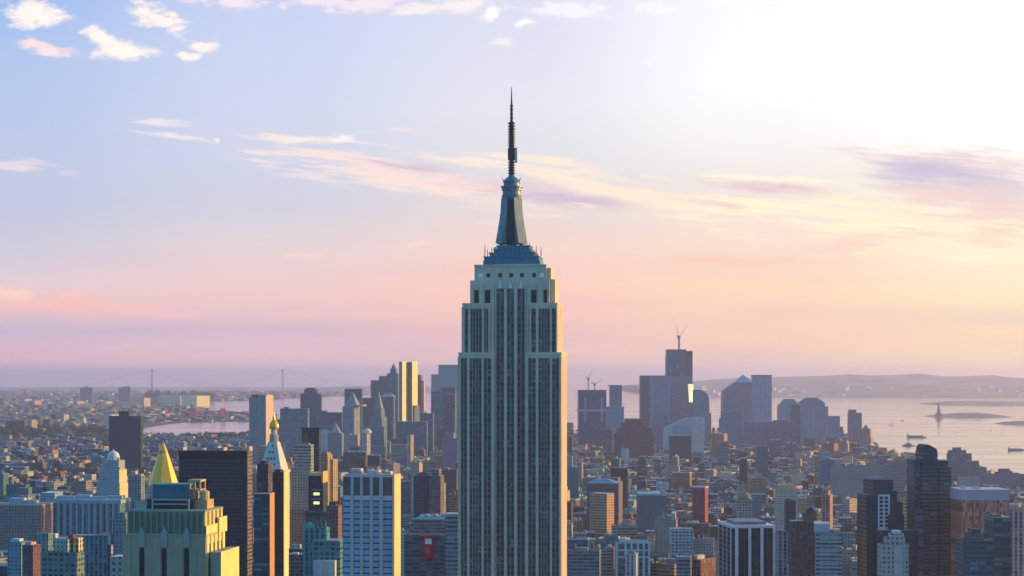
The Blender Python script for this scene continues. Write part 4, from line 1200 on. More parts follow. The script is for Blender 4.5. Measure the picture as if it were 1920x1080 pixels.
def pyramid_top():
    b = T('pyramid_top_tower', 'slate tower with chamfered east corners rising to a pale pyramid roof', 'skyscraper', 1354, 1412, 7200, -3, 0, 50, G_W, mark='chamfered pyramid tower')
    x, z, d = b.x, b.z, b.d
    b.note(1356, 1412, 732), b.note(1380, 1410, 712)
    pts = [(x(1354), 0), (x(1414), 0), (x(1414), z(717)), (x(1380), z(717)), (x(1374), z(720)), (x(1356), z(733))]
    MB().extrude(pts, -d / 2, d / 2).build('wall', F_VERT, b.root, (0.26, 0.31, 0.42))
    MB().frus(x(1378), x(1412), -28, 28, z(717), z(703), 0.06).build('pyramid_roof', M_METAL, b.root, (0.30, 0.42, 0.46))


pyramid_top()
dt('flat_top_tower', 'pale mauve tower with a dark roof band, tallest beside the pyramid roof', 1411, 1447, 706, 7000, F_FAR, (0.38, 0.32, 0.33), -3, 2, group=G_W, tops=[('band', 1410, 1447.5, 703, (0.12, 0.18, 0.24)), ], mark='dark banded mauve tower')
dt('teal_stepped_office', 'teal office block with stepped top and pale ledge below the chamfered pyramid tower', 1350, 1392, 784, 6300, F_FAR, (0.07, 0.17, 0.21), -3, 2, tiers=((1353, 1390, 772),), group=G_W)
dt('plum_office', 'plum grey office block in front of the dark banded mauve tower', 1398, 1442, 790, 6500, F_FAR, (0.15, 0.17, 0.22), -3, 2, group=G_W, mark='plum grey office block')
dt('long_blue_office', 'long flat blue grey office block with faint vertical ribs', 1440, 1496, 791, 6400, F_VERT, (0.10, 0.16, 0.21), -3, 2, group=G_W, tops=[('box', 1450, 1478, 788)])
b = dt('domed_shoulder_tower', 'pink tower with a teal sloped roof and dark teal side wing', 1459, 1484, 760, 7000, F_FAR, (0.40, 0.30, 0.31), -3, 2, group=G_W, tops=[('cut', 1460, 1500, 748, (0.12, 0.24, 0.28))], mark='teal sloped roof tower')
MB().box(b.x(1484), b.x(1506), -b.d / 2 - 6, b.d / 2, 0, b.z(759)).build('side_wing', F_FAR, b.root, (0.03, 0.11, 0.17))
b = dt('chamfered_pale_tower', 'pale stone tower with chamfered top corners, dark roof band and ribbed front', 1503, 1553, 762, 6700, F_VERT, (0.36, 0.31, 0.33), -3, 2, group=G_W, tiers=((1499, 1547, 756),), tops=[('cut', 1496, 1548, 746, (0.13, 0.2, 0.24))], mark='chamfered pale stone tower')
dt('slate_step_wing', 'slate wing stepping down west from the chamfered pale stone tower', 1553, 1575, 780, 6800, F_FAR, (0.2, 0.22, 0.27), -3, 2, group=G_W, tiers=())
dt('mauve_step_wing', 'low mauve wing stepping down beside the slate wing near the water', 1554, 1582, 806, 6500, F_FAR, (0.26, 0.23, 0.27), -3, 2, group=G_W)
dt('purple_slim_tower', 'slim purple grey tower with stepped top at the harbour edge', 1591, 1616, 774, 6900, F_VERT, (0.24, 0.19, 0.23), -3, 2, group=G_W, tiers=((1592, 1606, 768),), mark='slim purple harbour tower')
b = dt('coral_stepped_block', 'coral brick stepped block with a pointed roof, glowing at the harbour edge', 1609, 1633, 820, 6500, F_VERT, (0.55, 0.24, 0.19), 24, 0, group=G_W, depth=40, tiers=((1611, 1631, 804),), tops=[('pyr', 1615, 1627, 796, (0.45, 0.2, 0.17))], mark='coral brick stepped block')

dt('long_grey_loft', 'long grey loft block with rows of windows, its roof level with the waterline', 1560, 1650, 874, 3700, F_GRID, (0.25, 0.26, 0.28), -3, 2, group='long loft blocks near the river', tops=[('box', 1590, 1604, 870), ('box', 1628, 1640, 870)])
dt('long_mauve_loft', 'long mauve loft block next to the tall dark green tower', 1636, 1716, 866, 4000, F_BAND, (0.27, 0.24, 0.28), -3, 2, group='long loft blocks near the river', tops=[('box', 1650, 1664, 860), ('box', 1690, 1700, 861)])
dt('grey_ledge_block', 'grey block of stacked ledges at the river edge west of the tall dark green tower', 1778, 1822, 850, 4300, F_BAND, (0.17, 0.20, 0.25), -3, 2, group='apartment blocks by the river', tiers=((1780, 1812, 844), (1788, 1803, 839)))
dt('grey_ledge_wing', 'lower grey wing stepping down to the water beside the ledge block', 1812, 1850, 876, 4250, F_BAND, (0.17, 0.21, 0.25), -3, 2, group='apartment blocks by the river', tiers=((1814, 1836, 864),))
dt('river_warehouse', 'long mauve riverside warehouse with a small square roof house', 1838, 1960, 889, 4100, F_LOFT, (0.26, 0.21, 0.25), -3, 2, group='long loft blocks near the river', tops=[('box', 1874, 1894, 879, (0.2, 0.16, 0.2), F_GRID)], mark='riverside warehouse')
dt('pale_river_block', 'pale gridded block over the lavender topped glass block', 1800, 1838, 894, 3500, F_GRID, (0.34, 0.36, 0.38), -3, 2, group='apartment blocks by the river')
dt('teal_drum_block', 'round bright teal building among the low western roofs', 1538, 1566, 862, 4300, F_BAND, (0.02, 0.18, 0.28), 0, 0, group='low round roofed buildings', tops=[('dome', 1540, 1564, 856, (0.02, 0.2, 0.3))])
dt('olive_dome_hall', 'low hall with an olive domed roof', 1382, 1412, 936, 2900, F_LOFT, (0.3, 0.3, 0.3), -3, 2, group='low round roofed buildings', tops=[('dome', 1384, 1410, 922, (0.16, 0.2, 0.12))])
dt('red_brick_house', 'bright red brick block with a pale pink roof rim', 1298, 1322, 915, 3000, F_GRID, (0.34, 0.06, 0.08), 22, 6, group='red brick blocks', tops=[('band', 1297, 1323, 912, (0.5, 0.38, 0.42), M_STONE)], mark='bright red brick block')
dt('orange_brick_house', 'orange brick block with flat roof, glowing between grey roofs', 1106, 1138, 925, 2900, F_LOFT, (0.55, 0.28, 0.16), 34, 0, depth=20, group='red brick blocks', mark='orange brick house')
dt('long_teal_roof', 'long block under a bright teal roof with an orange gable end', 1100, 1160, 906, 3100, F_GRID, (0.16, 0.11, 0.14), 8, 10, group='red brick blocks', tops=[('cut', 1100, 1150, 900, (0.04, 0.24, 0.34))], mark='long teal roofed block')
b = dt('white_pier_front', 'white block with five dark tall windows between stout piers', 1162, 1218, 1016, 2200, F_BAND, (0.10, 0.14, 0.16), 2, 0, depth=30, group='white fronted blocks', mark='white piered block')
for q in (1156, 1173, 1184, 1196, 1207, 1217):
    MB().box(b.x(q - 2), b.x(q + 2), -b.d / 2 - .8, -b.d / 2, 0, b.z(1016)).build('pier', M_STONE, b.root, (0.5, 0.5, 0.54))
for p in (1016, 1030, 1043):
    MB().box(b.x(1158), b.x(1219), -b.d / 2 - .7, -b.d / 2, b.z(p + 3), b.z(p)).build('floor_band', M_STONE, b.root, (0.46, 0.48, 0.52))
b = dt('white_arcade_block', 'pale block topped by a row of dark square openings', 1258, 1300, 992, 2450, F_LOFT, (0.46, 0.42, 0.44), 0, 0, depth=26, group='white fronted blocks')
dt('salmon_stone_block', 'salmon stone block with two roof turrets', 1228, 1268, 976, 2600, F_GRID, (0.34, 0.28, 0.25), 6, 3, group='white fronted blocks', tops=[('pyr', 1239, 1246, 962, (0.5, 0.32, 0.26)), ('box', 1258, 1266, 964, (0.45, 0.34, 0.28))])
dt('grey_gridded_hall', 'wide grey gridded block with dark green roof strip', 1195, 1250, 930, 3000, F_GRID, (0.12, 0.17, 0.2), 2, 2, group='white fronted blocks', tops=[('band', 1196, 1240, 926, (0.1, 0.36, 0.36), M_STONE)])

# ---------------------------------------------------------------- land and water
def sheet(name, pts, z, mat):
    me = bpy.data.meshes.new(name)
    me.from_pydata([(x, y, z) for x, y in pts], [], [tuple(range(len(pts)))])
    me.materials.append(mat)
    o = bpy.data.objects.new(name, me)
    COL.objects.link(o)
    o['kind'] = 'structure'
    return o


def water_mat():
    m, gg, p = new_mat('harbour_water')
    t = gg.node('ShaderNodeTexCoord').outputs['Object']
    n1, _ = gg.noise(t, 0.03, 4, 0.6)
    mp = gg.node('ShaderNodeMapping')
    gg.put(mp.inputs[0], t)
    mp.inputs[3].default_value = (0.0006, 0.004, 1)
    n2, _ = gg.noise(mp.outputs[0], 1.0, 4, 0.6)
    bp = gg.node('ShaderNodeBump')
    bp.inputs['Strength'].default_value = 0.04
    bp.inputs['Distance'].default_value = 3.0
    gg.put(bp.inputs['Height'], n1)
    gg.l.new(bp.outputs[0], p.inputs['Normal'])
    p.inputs['Base Color'].default_value = (0.03, 0.05, 0.07, 1)
    gg.put(p.inputs['Roughness'], gg.rng(n2, 0.35, 0.65, 0.06, 0.16))
    p.inputs['IOR'].default_value = 1.33
    return m


def ground_mat():
    m, gg, p = new_mat('city_ground')
    t = gg.node('ShaderNodeTexCoord').outputs['Object']
    n1, _ = gg.noise(t, 0.012, 6, 0.65)
    n2, _ = gg.noise(t, 0.002, 3, 0.6)
    c = gg.ramp(n1, [(0.3, (0.030, 0.034, 0.036)), (0.5, (0.045, 0.05, 0.05)), (0.62, (0.035, 0.055, 0.045)), (0.75, (0.11, 0.11, 0.11))])  # darkened for the shade that missing buildings would cast
    gg.put(p.inputs['Base Color'], gg.mix(gg.rng(n2, 0.4, 0.6, 0, 0.6), c, (0.05, 0.075, 0.045)))
    p.inputs['Roughness'].default_value = 0.95
    return m


def P(px, Y):
    return (X(px, Y), Y)


M_GROUND = ground_mat()
sheet('water', [(-120000, -400), (120000, -400), (120000, 180000), (-120000, 180000)], 0.0, water_mat())
MANH = [(-2500, -350), (2500, -350), (2500, 2600), P(1990, 4300), P(1900, 4700), P(1800, 5600), P(1655, 6300), P(1645, 7300), P(1560, 8200), P(1400, 8600), P(1120, 8500),
        P(800, 8600), P(620, 8300), P(500, 7900), P(430, 7500), P(330, 7350), P(270, 7300), P(100, 7200), P(-150, 6900), (-2500, 5200)]
sheet('ground', MANH, 2.0, M_GROUND)
BROOK = [(-9000, 6500), P(-200, 7300), P(60, 7500), P(200, 8000), P(262, 9300), P(300, 9900), P(345, 10500), P(440, 10600), P(475, 10500), P(520, 11200), P(520, 12600), P(430, 13000), P(395, 13200), P(380, 15000),
         P(340, 15500), P(390, 18000), P(470, 18800), P(560, 20500), P(700, 24000), P(560, 30000), P(-800, 34000), (-12000, 20000)]
sheet('far_shore_ground', BROOK, 2.0, M_GROUND)


def hills(name, px0, px1, Y, rows, seed, depth=5000, step=24, base=-1.0):
    """a ridge of real terrain: rows gives (px, crest row) along it"""
    rr = random.Random(seed)
    m = MB()
    n = int((px1 - px0) / step) + 1
    def crest(px):
        for (a, ya), (c, yc) in zip(rows, rows[1:]):
            if a <= px <= c:
                return ya + (yc - ya) * (px - a) / (c - a)
        return rows[-1][1]
    grid = []
    for j in range(7):
        f = j / 6
        prof = math.sin(min(f / 0.62, 1) * math.pi / 2) ** 1.1 if f < .62 else math.cos((f - .62) / .38 * math.pi / 2)
        y = Y + depth * f
        row = []
        for i in range(n):
            px = px0 + (px1 - px0) * i / (n - 1)
            hgt = Z(crest(px), Y + depth * .62) * prof
            jit = 1 + 0.10 * math.sin(px * .05 + j * 1.7) + rr.uniform(-.05, .05)
            if j in (0, 6):
                hgt = base
            row.append((X(px, Y + depth * .62), y + (rr.uniform(-.03, .03) * depth if 0 < j < 6 else 0), hgt * (jit if 0 < j < 6 and j != 4 else 1)))
        grid.append(row)
    for row in grid:
        m.v += row
    for j in range(6):
        for i in range(n - 1):
            k = j * n + i
            m.f.append((k, k + 1, k + n + 1, k + n))
    o = m.build(name, plain('haze_pink_hill', (0.27, 0.22, 0.225), .95, 0, .5, .002))  # pale pink carries distant haze in the hill colour
    for p in o.data.polygons:
        p.use_smooth = True
    o['kind'] = 'structure'
    return o


hills('hills', 1180, 2000, 20500, [(1180, 722), (1290, 717), (1340, 711), (1430, 707), (1560, 704), (1680, 703), (1800, 705), (1920, 708), (2000, 710)], 3, 13000)
hills('hills', 545, 900, 25500, [(545, 731), (600, 727), (660, 724), (760, 724), (900, 726)], 5, 5000)
hills('hills', -80, 560, 28500, [(-80, 727), (150, 726), (300, 729), (420, 728), (500, 730), (560, 729)], 8, 4500)
hills('shore_strip', 1740, 1960, 15800, [(1740, 757), (1780, 752), (1850, 752), (1960, 753)], 9, 1200, 12)


def islet(name, px0, px1, Y, rows, seed, depth):
    o = hills(name, px0, px1, Y, rows, seed, depth, 6)
    return o


islet('island', 1716, 1902, 11600, [(1716, 784), (1740, 780), (1764, 776.5), (1800, 774), (1830, 773.5), (1870, 777), (1902, 784)], 12, 420)
islet('island', 1850, 1990, 9900, [(1850, 797), (1868, 795), (1884, 791), (1910, 789), (1990, 790)], 14, 380)


def statue():
    Y = 11700
    b = empty('statue', (X(1760, Y), Y, Z(777, Y)), 0, 'distant robed statue with raised torch arm on a stepped pedestal, on the harbour island', 'statue')
    u = Y / F
    MB().box(-6 * u, 6 * u, -6 * u, 6 * u, -3 * u, 1 * u).box(-4 * u, 4 * u, -4 * u, 4 * u, 1 * u, 3 * u).build('terrace', M_STONE, b, (0.3, 0.26, 0.26))
    MB().frus(-2.9 * u, 2.9 * u, -2.9 * u, 2.9 * u, 3 * u, 12 * u, .72).build('pedestal', M_STONE, b, (0.34, 0.28, 0.27))
    f = MB().lathe(0, 0, [(1.9 * u, 12 * u), (1.6 * u, 16 * u), (1.35 * u, 19 * u), (1.5 * u, 20.5 * u), (.5 * u, 21.3 * u), (.62 * u, 22 * u), (.55 * u, 22.9 * u), (.1 * u, 23.3 * u)], 10)
    f.bar((-1.1 * u, 0, 20.3 * u), (-1.9 * u, 0, 24.4 * u), .42 * u, 6, .3 * u)
    f.bar((1.0 * u, 0, 20.2 * u), (1.5 * u, -.4 * u, 17.6 * u), .45 * u, 6, .35 * u)
    f.build('figure', M_PLAIN, b, (0.16, 0.24, 0.22))
    MB().lathe(-1.95 * u, 0, [(.25 * u, 24.2 * u), (.5 * u, 24.8 * u), (.35 * u, 25.3 * u), (.05 * u, 25.9 * u)], 8).build('torch', M_GOLD, b)


statue()


def boat(label, px, py, length, kind, rz=0.0, group='boats on the harbour'):
    Y = CZ * F / (py - HY)
    t = empty('boat', (X(px, Y), Y, 0.4), rz, label, 'boat', group)
    length *= .78
    L, W, H = length, length * .2, length * .06
    m = MB()
    bt = [(-L / 2, -W / 2 * .8), (L * .3, -W / 2), (L / 2, 0), (L * .3, W / 2), (-L / 2, W / 2 * .8)]
    m.ring([(x * .94, y * .8, -1) for x, y in bt], [(x, y, H) for x, y in bt])
    dark = kind != 'white'
    m.build('hull', M_PLAIN, t, (0.34, 0.27, 0.29) if dark else (0.8, 0.78, 0.76))
    if kind == 'barge':
        MB().box(-L * .42, L * .30, -W * .35, W * .35, H, H * 1.7).build('cargo', M_PLAIN, t, (0.28, 0.22, 0.24))
        MB().box(-L * .47, -L * .42, -W * .3, W * .3, H, H * 3).build('cabin', M_PLAIN, t, (0.3, 0.24, 0.26))
    else:
        MB().box(-L * .3, L * .18, -W * .34, W * .34, H, H * 2.6).build('cabin', M_PLAIN, t, (0.85, 0.82, 0.8) if kind == 'white' else (0.3, 0.22, 0.24))
        MB().box(-L * .1, L * .08, -W * .25, W * .25, H * 2.6, H * 3.8).build('wheelhouse', M_PLAIN, t, (0.8, 0.78, 0.76) if kind == 'white' else (0.3, 0.22, 0.24))
        MB().bar((-L * .12, 0, H * 2.6), (-L * .12, 0, H * 5.6), L * .02, 6).build('funnel', M_PLAIN, t, (0.3, 0.2, 0.2))
    return t


boat('small white ferry far out, beyond the coral brick stepped block', 1674, 797, 60, 'white', .5)
boat('dark flat barge with low cargo, off the tall dark green tower', 1719, 820.5, 105, 'barge', .05)
boat('white launch close behind the dark flat barge', 1733, 820, 38, 'white', .6)
boat('dark tugboat with upright cabin riding nearer than the barge', 1704, 836, 62, 'tug', .1)
boat('dark barge out past the riverside warehouse', 1906, 844.5, 75, 'barge', 0)
boat('tiny white sailing launch between the small ferry and the statue island', 1692, 789, 34, 'white', .4)
boat('tiny white launch below the second harbour island', 1860, 808, 34, 'white', .7)
boat('tiny white launch out between barge and island', 1794, 810, 30, 'white', .7)


def bridge():
    Y = 22000
    t = empty('suspension_bridge', (X(408, Y), Y, 0), 0, 'hazy suspension bridge with two tall towers at the horizon', 'bridge')
    for q in (286, 531):
        x = X(q, Y) - X(408, Y)
        u = Y / F
        m = MB()
        for s in (-1, 1):
            m.box(x - 1.0 * u + s * 1.1 * u - .25 * u, x - 1.0 * u + s * 1.1 * u + .35 * u, -12, 12, 0, Z(693, Y))
        m.box(x - 2.3 * u, x + .45 * u, -12, 12, Z(697, Y), Z(692, Y))
        m.box(x - 2.3 * u, x + .45 * u, -12, 12, Z(722, Y), Z(719, Y))
        m.build('bridge_tower', M_METAL, t, (0.10, 0.09, 0.13))
    m = MB()
    x0, x1 = X(150, Y) - X(408, Y), X(680, Y) - X(408, Y)
    m.box(x0, x1, -10, 10, Z(727.4, Y), Z(726.6, Y))
    m.build('deck', M_METAL, t, (0.14, 0.12, 0.16))
    c = MB()
    pts = []
    xa, xb = X(285, Y) - X(408, Y), X(530, Y) - X(408, Y)
    for i in range(25):
        f = i / 24
        pts.append((xa + (xb - xa) * f, 0, Z(693, Y) - (Z(693, Y) - Z(724, Y)) * (1 - (2 * f - 1) ** 2)))
    for p, q in zip(pts, pts[1:]):
        c.bar(p, q, 1.2, 5)
    c.bar(pts[0], (x0, 0, Z(727, Y)), 1.2, 5)
    c.bar(pts[-1], (x1, 0, Z(727, Y)), 1.2, 5)
    c.build('cable', M_METAL, t, (0.16, 0.14, 0.18))


bridge()

# ---- the far shore to the east: sheds, slabs, gantry cranes
FS = 'far shore buildings to the east'


def far_block(name, label, a, c, t, Y, col, th=30, depth=120, mat=None, group=FS, cat='building', tops=()):
    return tower(name, label, a, c, t, Y, mat or F_FAR, col, th, 0, cat, (), tops, depth, None, group)


far_block('far_slab', 'blue grey far slab block, the eastern of two alike on the horizon', 150, 173, 727, 17500, (0.05, 0.10, 0.14), 0, 60, tops=[('box', 156, 166, 725.5)])
far_block('far_slab', 'blue grey far slab block, the western of two alike on the horizon', 222, 244, 726, 17000, (0.05, 0.11, 0.16), 0, 60, tops=[('box', 230, 241, 724.5)])
b = far_block('long_shed', 'long yellow sunlit shed on the far shore below the bridge', 340, 369, 742, 15500, (0.85, 0.62, 0.28), 42, 130, M_STONE)
far_block('long_shed', 'long low pink lit shed stretching east of the yellow shed', 296, 338, 742, 16000, (0.62, 0.44, 0.36), 44, 90, M_STONE)
far_block('grain_shed', 'yellow lit far warehouse beside the red gantry quay', 267, 281, 777, 11500, (0.8, 0.55, 0.22), 40, 60, M_STONE)
far_block('grain_shed', 'pink far warehouse on the quay, east of the red gantry cranes', 284, 312, 775, 11700, (0.5, 0.22, 0.22), 36, 70, M_STONE)
far_block('far_tower', 'slim orange lit tower far east, standing against a deep blue wide block', 47, 59, 787, 8300, (0.65, 0.36, 0.26), 40, 30, F_GRID)
far_block('far_tower', 'peach far block lit among low blue houses north of the slabs', 195, 208, 777, 9000, (0.6, 0.42, 0.3), 40, 60, M_STONE)
far_block('ferry_shed', 'white low shed at the water by the grey blue tower', 446, 462, 783, 11900, (0.75, 0.68, 0.66), 36, 60, M_STONE)
far_block('far_tower', 'deep blue wide far block behind the slim orange lit tower', 10, 46, 788, 8200, (0.02, 0.07, 0.11), 6, 40)
for (q, yy, w, cc, lb) in (
        (38, 748, 9, (0.6, 0.4, 0.35), 'pink lit shed, farthest east of the far shore row'),
        (56, 751, 9, (0.62, 0.32, 0.25), 'salmon lit shed, second from the east end of the far shore row'),
        (137, 752, 8, (0.6, 0.33, 0.27), 'salmon lit narrow shed just east of the eastern far slab'),
        (156, 757, 10, (0.8, 0.6, 0.25), 'yellow lit shed just below the eastern far slab'),
        (190, 753, 9, (0.62, 0.42, 0.3), 'peach lit shed midway between the two far slabs'),
        (246, 753, 13, (0.8, 0.5, 0.22), 'wide amber lit shed just west of the western far slab'),
        (226, 753, 9, (0.62, 0.36, 0.3), 'rose lit shed right under the western far slab'),
        (196, 763, 9, (0.6, 0.4, 0.33), 'rose peach lit shed by the bay, below the far slab gap, the eastern of two'),
        (217, 762, 10, (0.66, 0.44, 0.33), 'peach lit shed by the bay, below the far slab gap, the western of two'),
        (262, 746, 8, (0.65, 0.42, 0.33), 'small peach lit shed high on the shore by the eastern bridge tower')):
    far_block('far_shed', lb, q, q + w, yy, 14500, cc, 40, 60, M_STONE, 'sunlit sheds of the far shore')


def gantry(px, label, h=24, Y=11300, col=(0.62, 0.07, 0.12)):
    t = empty('gantry_crane', (X(px, Y), Y, 2), R(25), label, 'crane', 'red gantry cranes on the far quay')
    u = Y / F
    m = MB()
    for sx in (-1, 1):
        for sy in (-1, 1):
            m.box(sx * 2.6 * u - 4, sx * 2.6 * u + 4, sy * 4 * u - 4, sy * 4 * u + 4, 0, h * .55 * u)
    m.box(-3 * u, 3 * u, -4.4 * u, -3.6 * u, h * .5 * u, h * .56 * u)
    m.box(-3 * u, 3 * u, 3.6 * u, 4.4 * u, h * .5 * u, h * .56 * u)
    m.build('legs', M_PLAIN, t, col)
    MB().bar((-6 * u, 0, h * .56 * u), (5.0 * u, 0, h * .60 * u), .55 * u, 5).build('beam', M_PLAIN, t, col)
    MB().bar((1 * u, 0, h * .56 * u), (5.2 * u, 0, h * u), .5 * u, 5, .25 * u).build('jib', M_PLAIN, t, col)


gantry(360, 'red gantry crane with short jib, the easternmost on the quay', 20)
gantry(374, 'red gantry crane in the middle of the quay row', 21)
gantry(398, 'lilac gantry crane beside the lit quay shed', 20, 11400, (0.4, 0.1, 0.2))
gantry(418, 'tall red gantry crane with raised jib at the quay tip', 29, 11500)
far_block('quay_shed', 'red painted shed on the far quay between the eastern gantry cranes', 344, 360, 784, 11000, (0.62, 0.10, 0.13), 40, 60, M_PLAIN)
far_block('quay_shed', 'long rose red shed behind the moored quay ship', 372, 396, 786, 11000, (0.55, 0.12, 0.16), 44, 80, M_PLAIN)
far_block('quay_shed', 'small rust red shed at the quay tip under the tall gantry crane', 404, 416, 788, 11000, (0.55, 0.12, 0.12), 38, 60, M_PLAIN)
b = far_block('quay_ship', 'long red hulled ship moored along the far quay', 350, 402, 796, 10450, (0.48, 0.05, 0.12), 2, 26, M_PLAIN, None, 'ship')
MB().box(b.x(392), b.x(398), -8, 8, b.z(796), b.z(788)).build('bridge_house', M_PLAIN, b.root, (0.75, 0.6, 0.5))
MB().box(b.x(360), b.x(386), -9, 9, b.z(796), b.z(792.5)).build('cargo', M_PLAIN, b.root, (0.55, 0.14, 0.14))

# ---------------------------------------------------------------- the rest of the city
rng = random.Random(4)
TONES = [('red brick', (0.26, 0.09, 0.06)), ('brown brick', (0.16, 0.09, 0.07)), ('tan brick', (0.38, 0.27, 0.19)), ('grey stone', (0.22, 0.26, 0.28)), ('slate blue', (0.07, 0.12, 0.16)), ('steel grey', (0.14, 0.19, 0.22)),
         ('white brick', (0.58, 0.58, 0.58)), ('cream stone', (0.46, 0.40, 0.32)), ('slate grey', (0.09, 0.13, 0.16)), ('pinkish stone', (0.42, 0.29, 0.26)),
         ('dark blue glass', (0.03, 0.07, 0.10)), ('teal painted', (0.05, 0.16, 0.19)), ('charcoal brick', (0.07, 0.065, 0.07)), ('orange brick', (0.44, 0.20, 0.10))]


COOL = [('blue', (0.03, 0.09, 0.13)), ('teal', (0.03, 0.10, 0.12)), ('navy', (0.02, 0.06, 0.10)), ('shade green', (0.03, 0.08, 0.07))] * 4

def inside(poly, x, y):
    c = False
    j = len(poly) - 1
    for i in range(len(poly)):
        xi, yi = poly[i]
        xj, yj = poly[j]
        if (yi > y) != (yj > y) and x < (xj - xi) * (y - yi) / (yj - yi) + xi:
            c = not c
        j = i
    return c




def px_of(x, y):
    return 960 + x / y * F


cand = []
Y = 1700.0
while Y < 8300:
    half = 1010 / F * Y
    x = -half - rng.uniform(0, 30)
    near = Y < 3600
    while x < half:
        w = rng.choice((12, 15, 18, 22, 26, 34) if px_of(x, Y) > 1060 else (14, 18, 22, 26, 34, 44)) * rng.uniform(.85, 1.2)
        dep = rng.uniform(16, 34)
        yy = Y + rng.uniform(-9, 9)
        px = 960 + x / yy * F
        west = px > 1060
        hgt = rng.choice((15, 18, 20, 24, 28, 32)) * rng.uniform(.85, 1.15)
        lowland = px > 1060 and Y > 2700
        if lowland:
            hgt *= .85
        if rng.random() < (.04 if lowland else .22 if Y < 4200 else .10):
            hgt = rng.uniform(35, 62) * (.8 if lowland else 1)
        if rng.random() < (.005 if lowland else .03) and not (west and px > 1560):
            hgt = rng.uniform(62, 95)
        if Y < 2600 and rng.random() < (.10 if west else .25):
            hgt = rng.uniform(30, 50) if west else rng.uniform(40, 75)
        if not west and px < 480 and Y > 3800:
            hgt = min(hgt, 38)
        if px > 1600 and Y > 4300:
            hgt = min(hgt, 30)
        cx = x + w / 2
        th = R(6 + rng.gauss(0, 2)) if rng.random() < (.6 if px > 1000 else .75) else R(rng.uniform(-8, 44))
        if inside(MANH, cx, yy) and inside(MANH, cx + 30 * (1 if cx > 0 else -1), yy + 40):
            if not any(abs(cx - sx) < rx + w / 2 + 1 and abs(yy - sy) < ry + dep / 2 + 1 for sx, sy, rx, ry in SOLIDS if abs(sy - yy) < 160):
                cand.append([yy, cx, w, dep, hgt, th])
        x += w + (rng.uniform(1, 4) if rng.random() < .75 else rng.uniform(10, 24))
    Y += rng.uniform(34, 48) * (1 if Y < 4500 else 1.35)

# which of them the view can show: walk away from the eye keeping the skyline of what stands in front
sky_line = np.full(2400, 1062.0)
ev = [(y, 'h', a, c, t) for (y, a, c, t) in SKY_EVENTS] + [(q[0] - q[3] / 2, 'g', q) for q in cand]
ev.sort(key=lambda e: e[0])
seen = []
for e in ev:
    if e[1] == 'h':
        a, c = int(max(0, e[2] + 200)), int(min(2399, e[3] + 200))
        sky_line[a:c] = np.minimum(sky_line[a:c], e[4])
    else:
        q = e[2]
        yf = e[0]
        a, c = 960 + (q[1] - q[2] / 2) / yf * F, 960 + (q[1] + q[2] / 2) / yf * F
        t = HY + (CZ - q[4]) / yf * F
        ia, ic = int(max(200, a + 200)), int(min(2119, c + 200)) + 1
        if ic <= ia:
            continue
        tb = HY + (CZ - q[4]) / (yf + q[3]) * F
        vis = np.clip(sky_line[ia:ic] - tb, 0, None).sum()
        if vis > 2:
            seen.append((vis, q))
        sky_line[ia:ic] = np.minimum(sky_line[ia:ic], t)
seen.sort(key=lambda s: -s[0])
single = [s[1] for s in seen[:285]]
rest = [s[1] for s in seen[285:]]

used_labels = set()
FORMS = {0: 'low', 1: 'mid-rise', 2: 'tall'}
LANDMARKS.sort()


def place_words(px, Y):
    """which marked buildings this one stands beside, before or behind"""
    by = sorted(LANDMARKS, key=lambda m: abs(m[0] - px) + abs(m[1] - Y) * .01)
    out = []
    for m in by[:7]:
        dx = px - m[0]
        rel = 'behind the' if Y > m[1] + 150 else 'before the'
        if abs(dx) < 45:
            out.append(f'{rel} {m[2]}')
        out.append(f'{"west" if dx > 0 else "east"} of the {m[2]}')
    return out


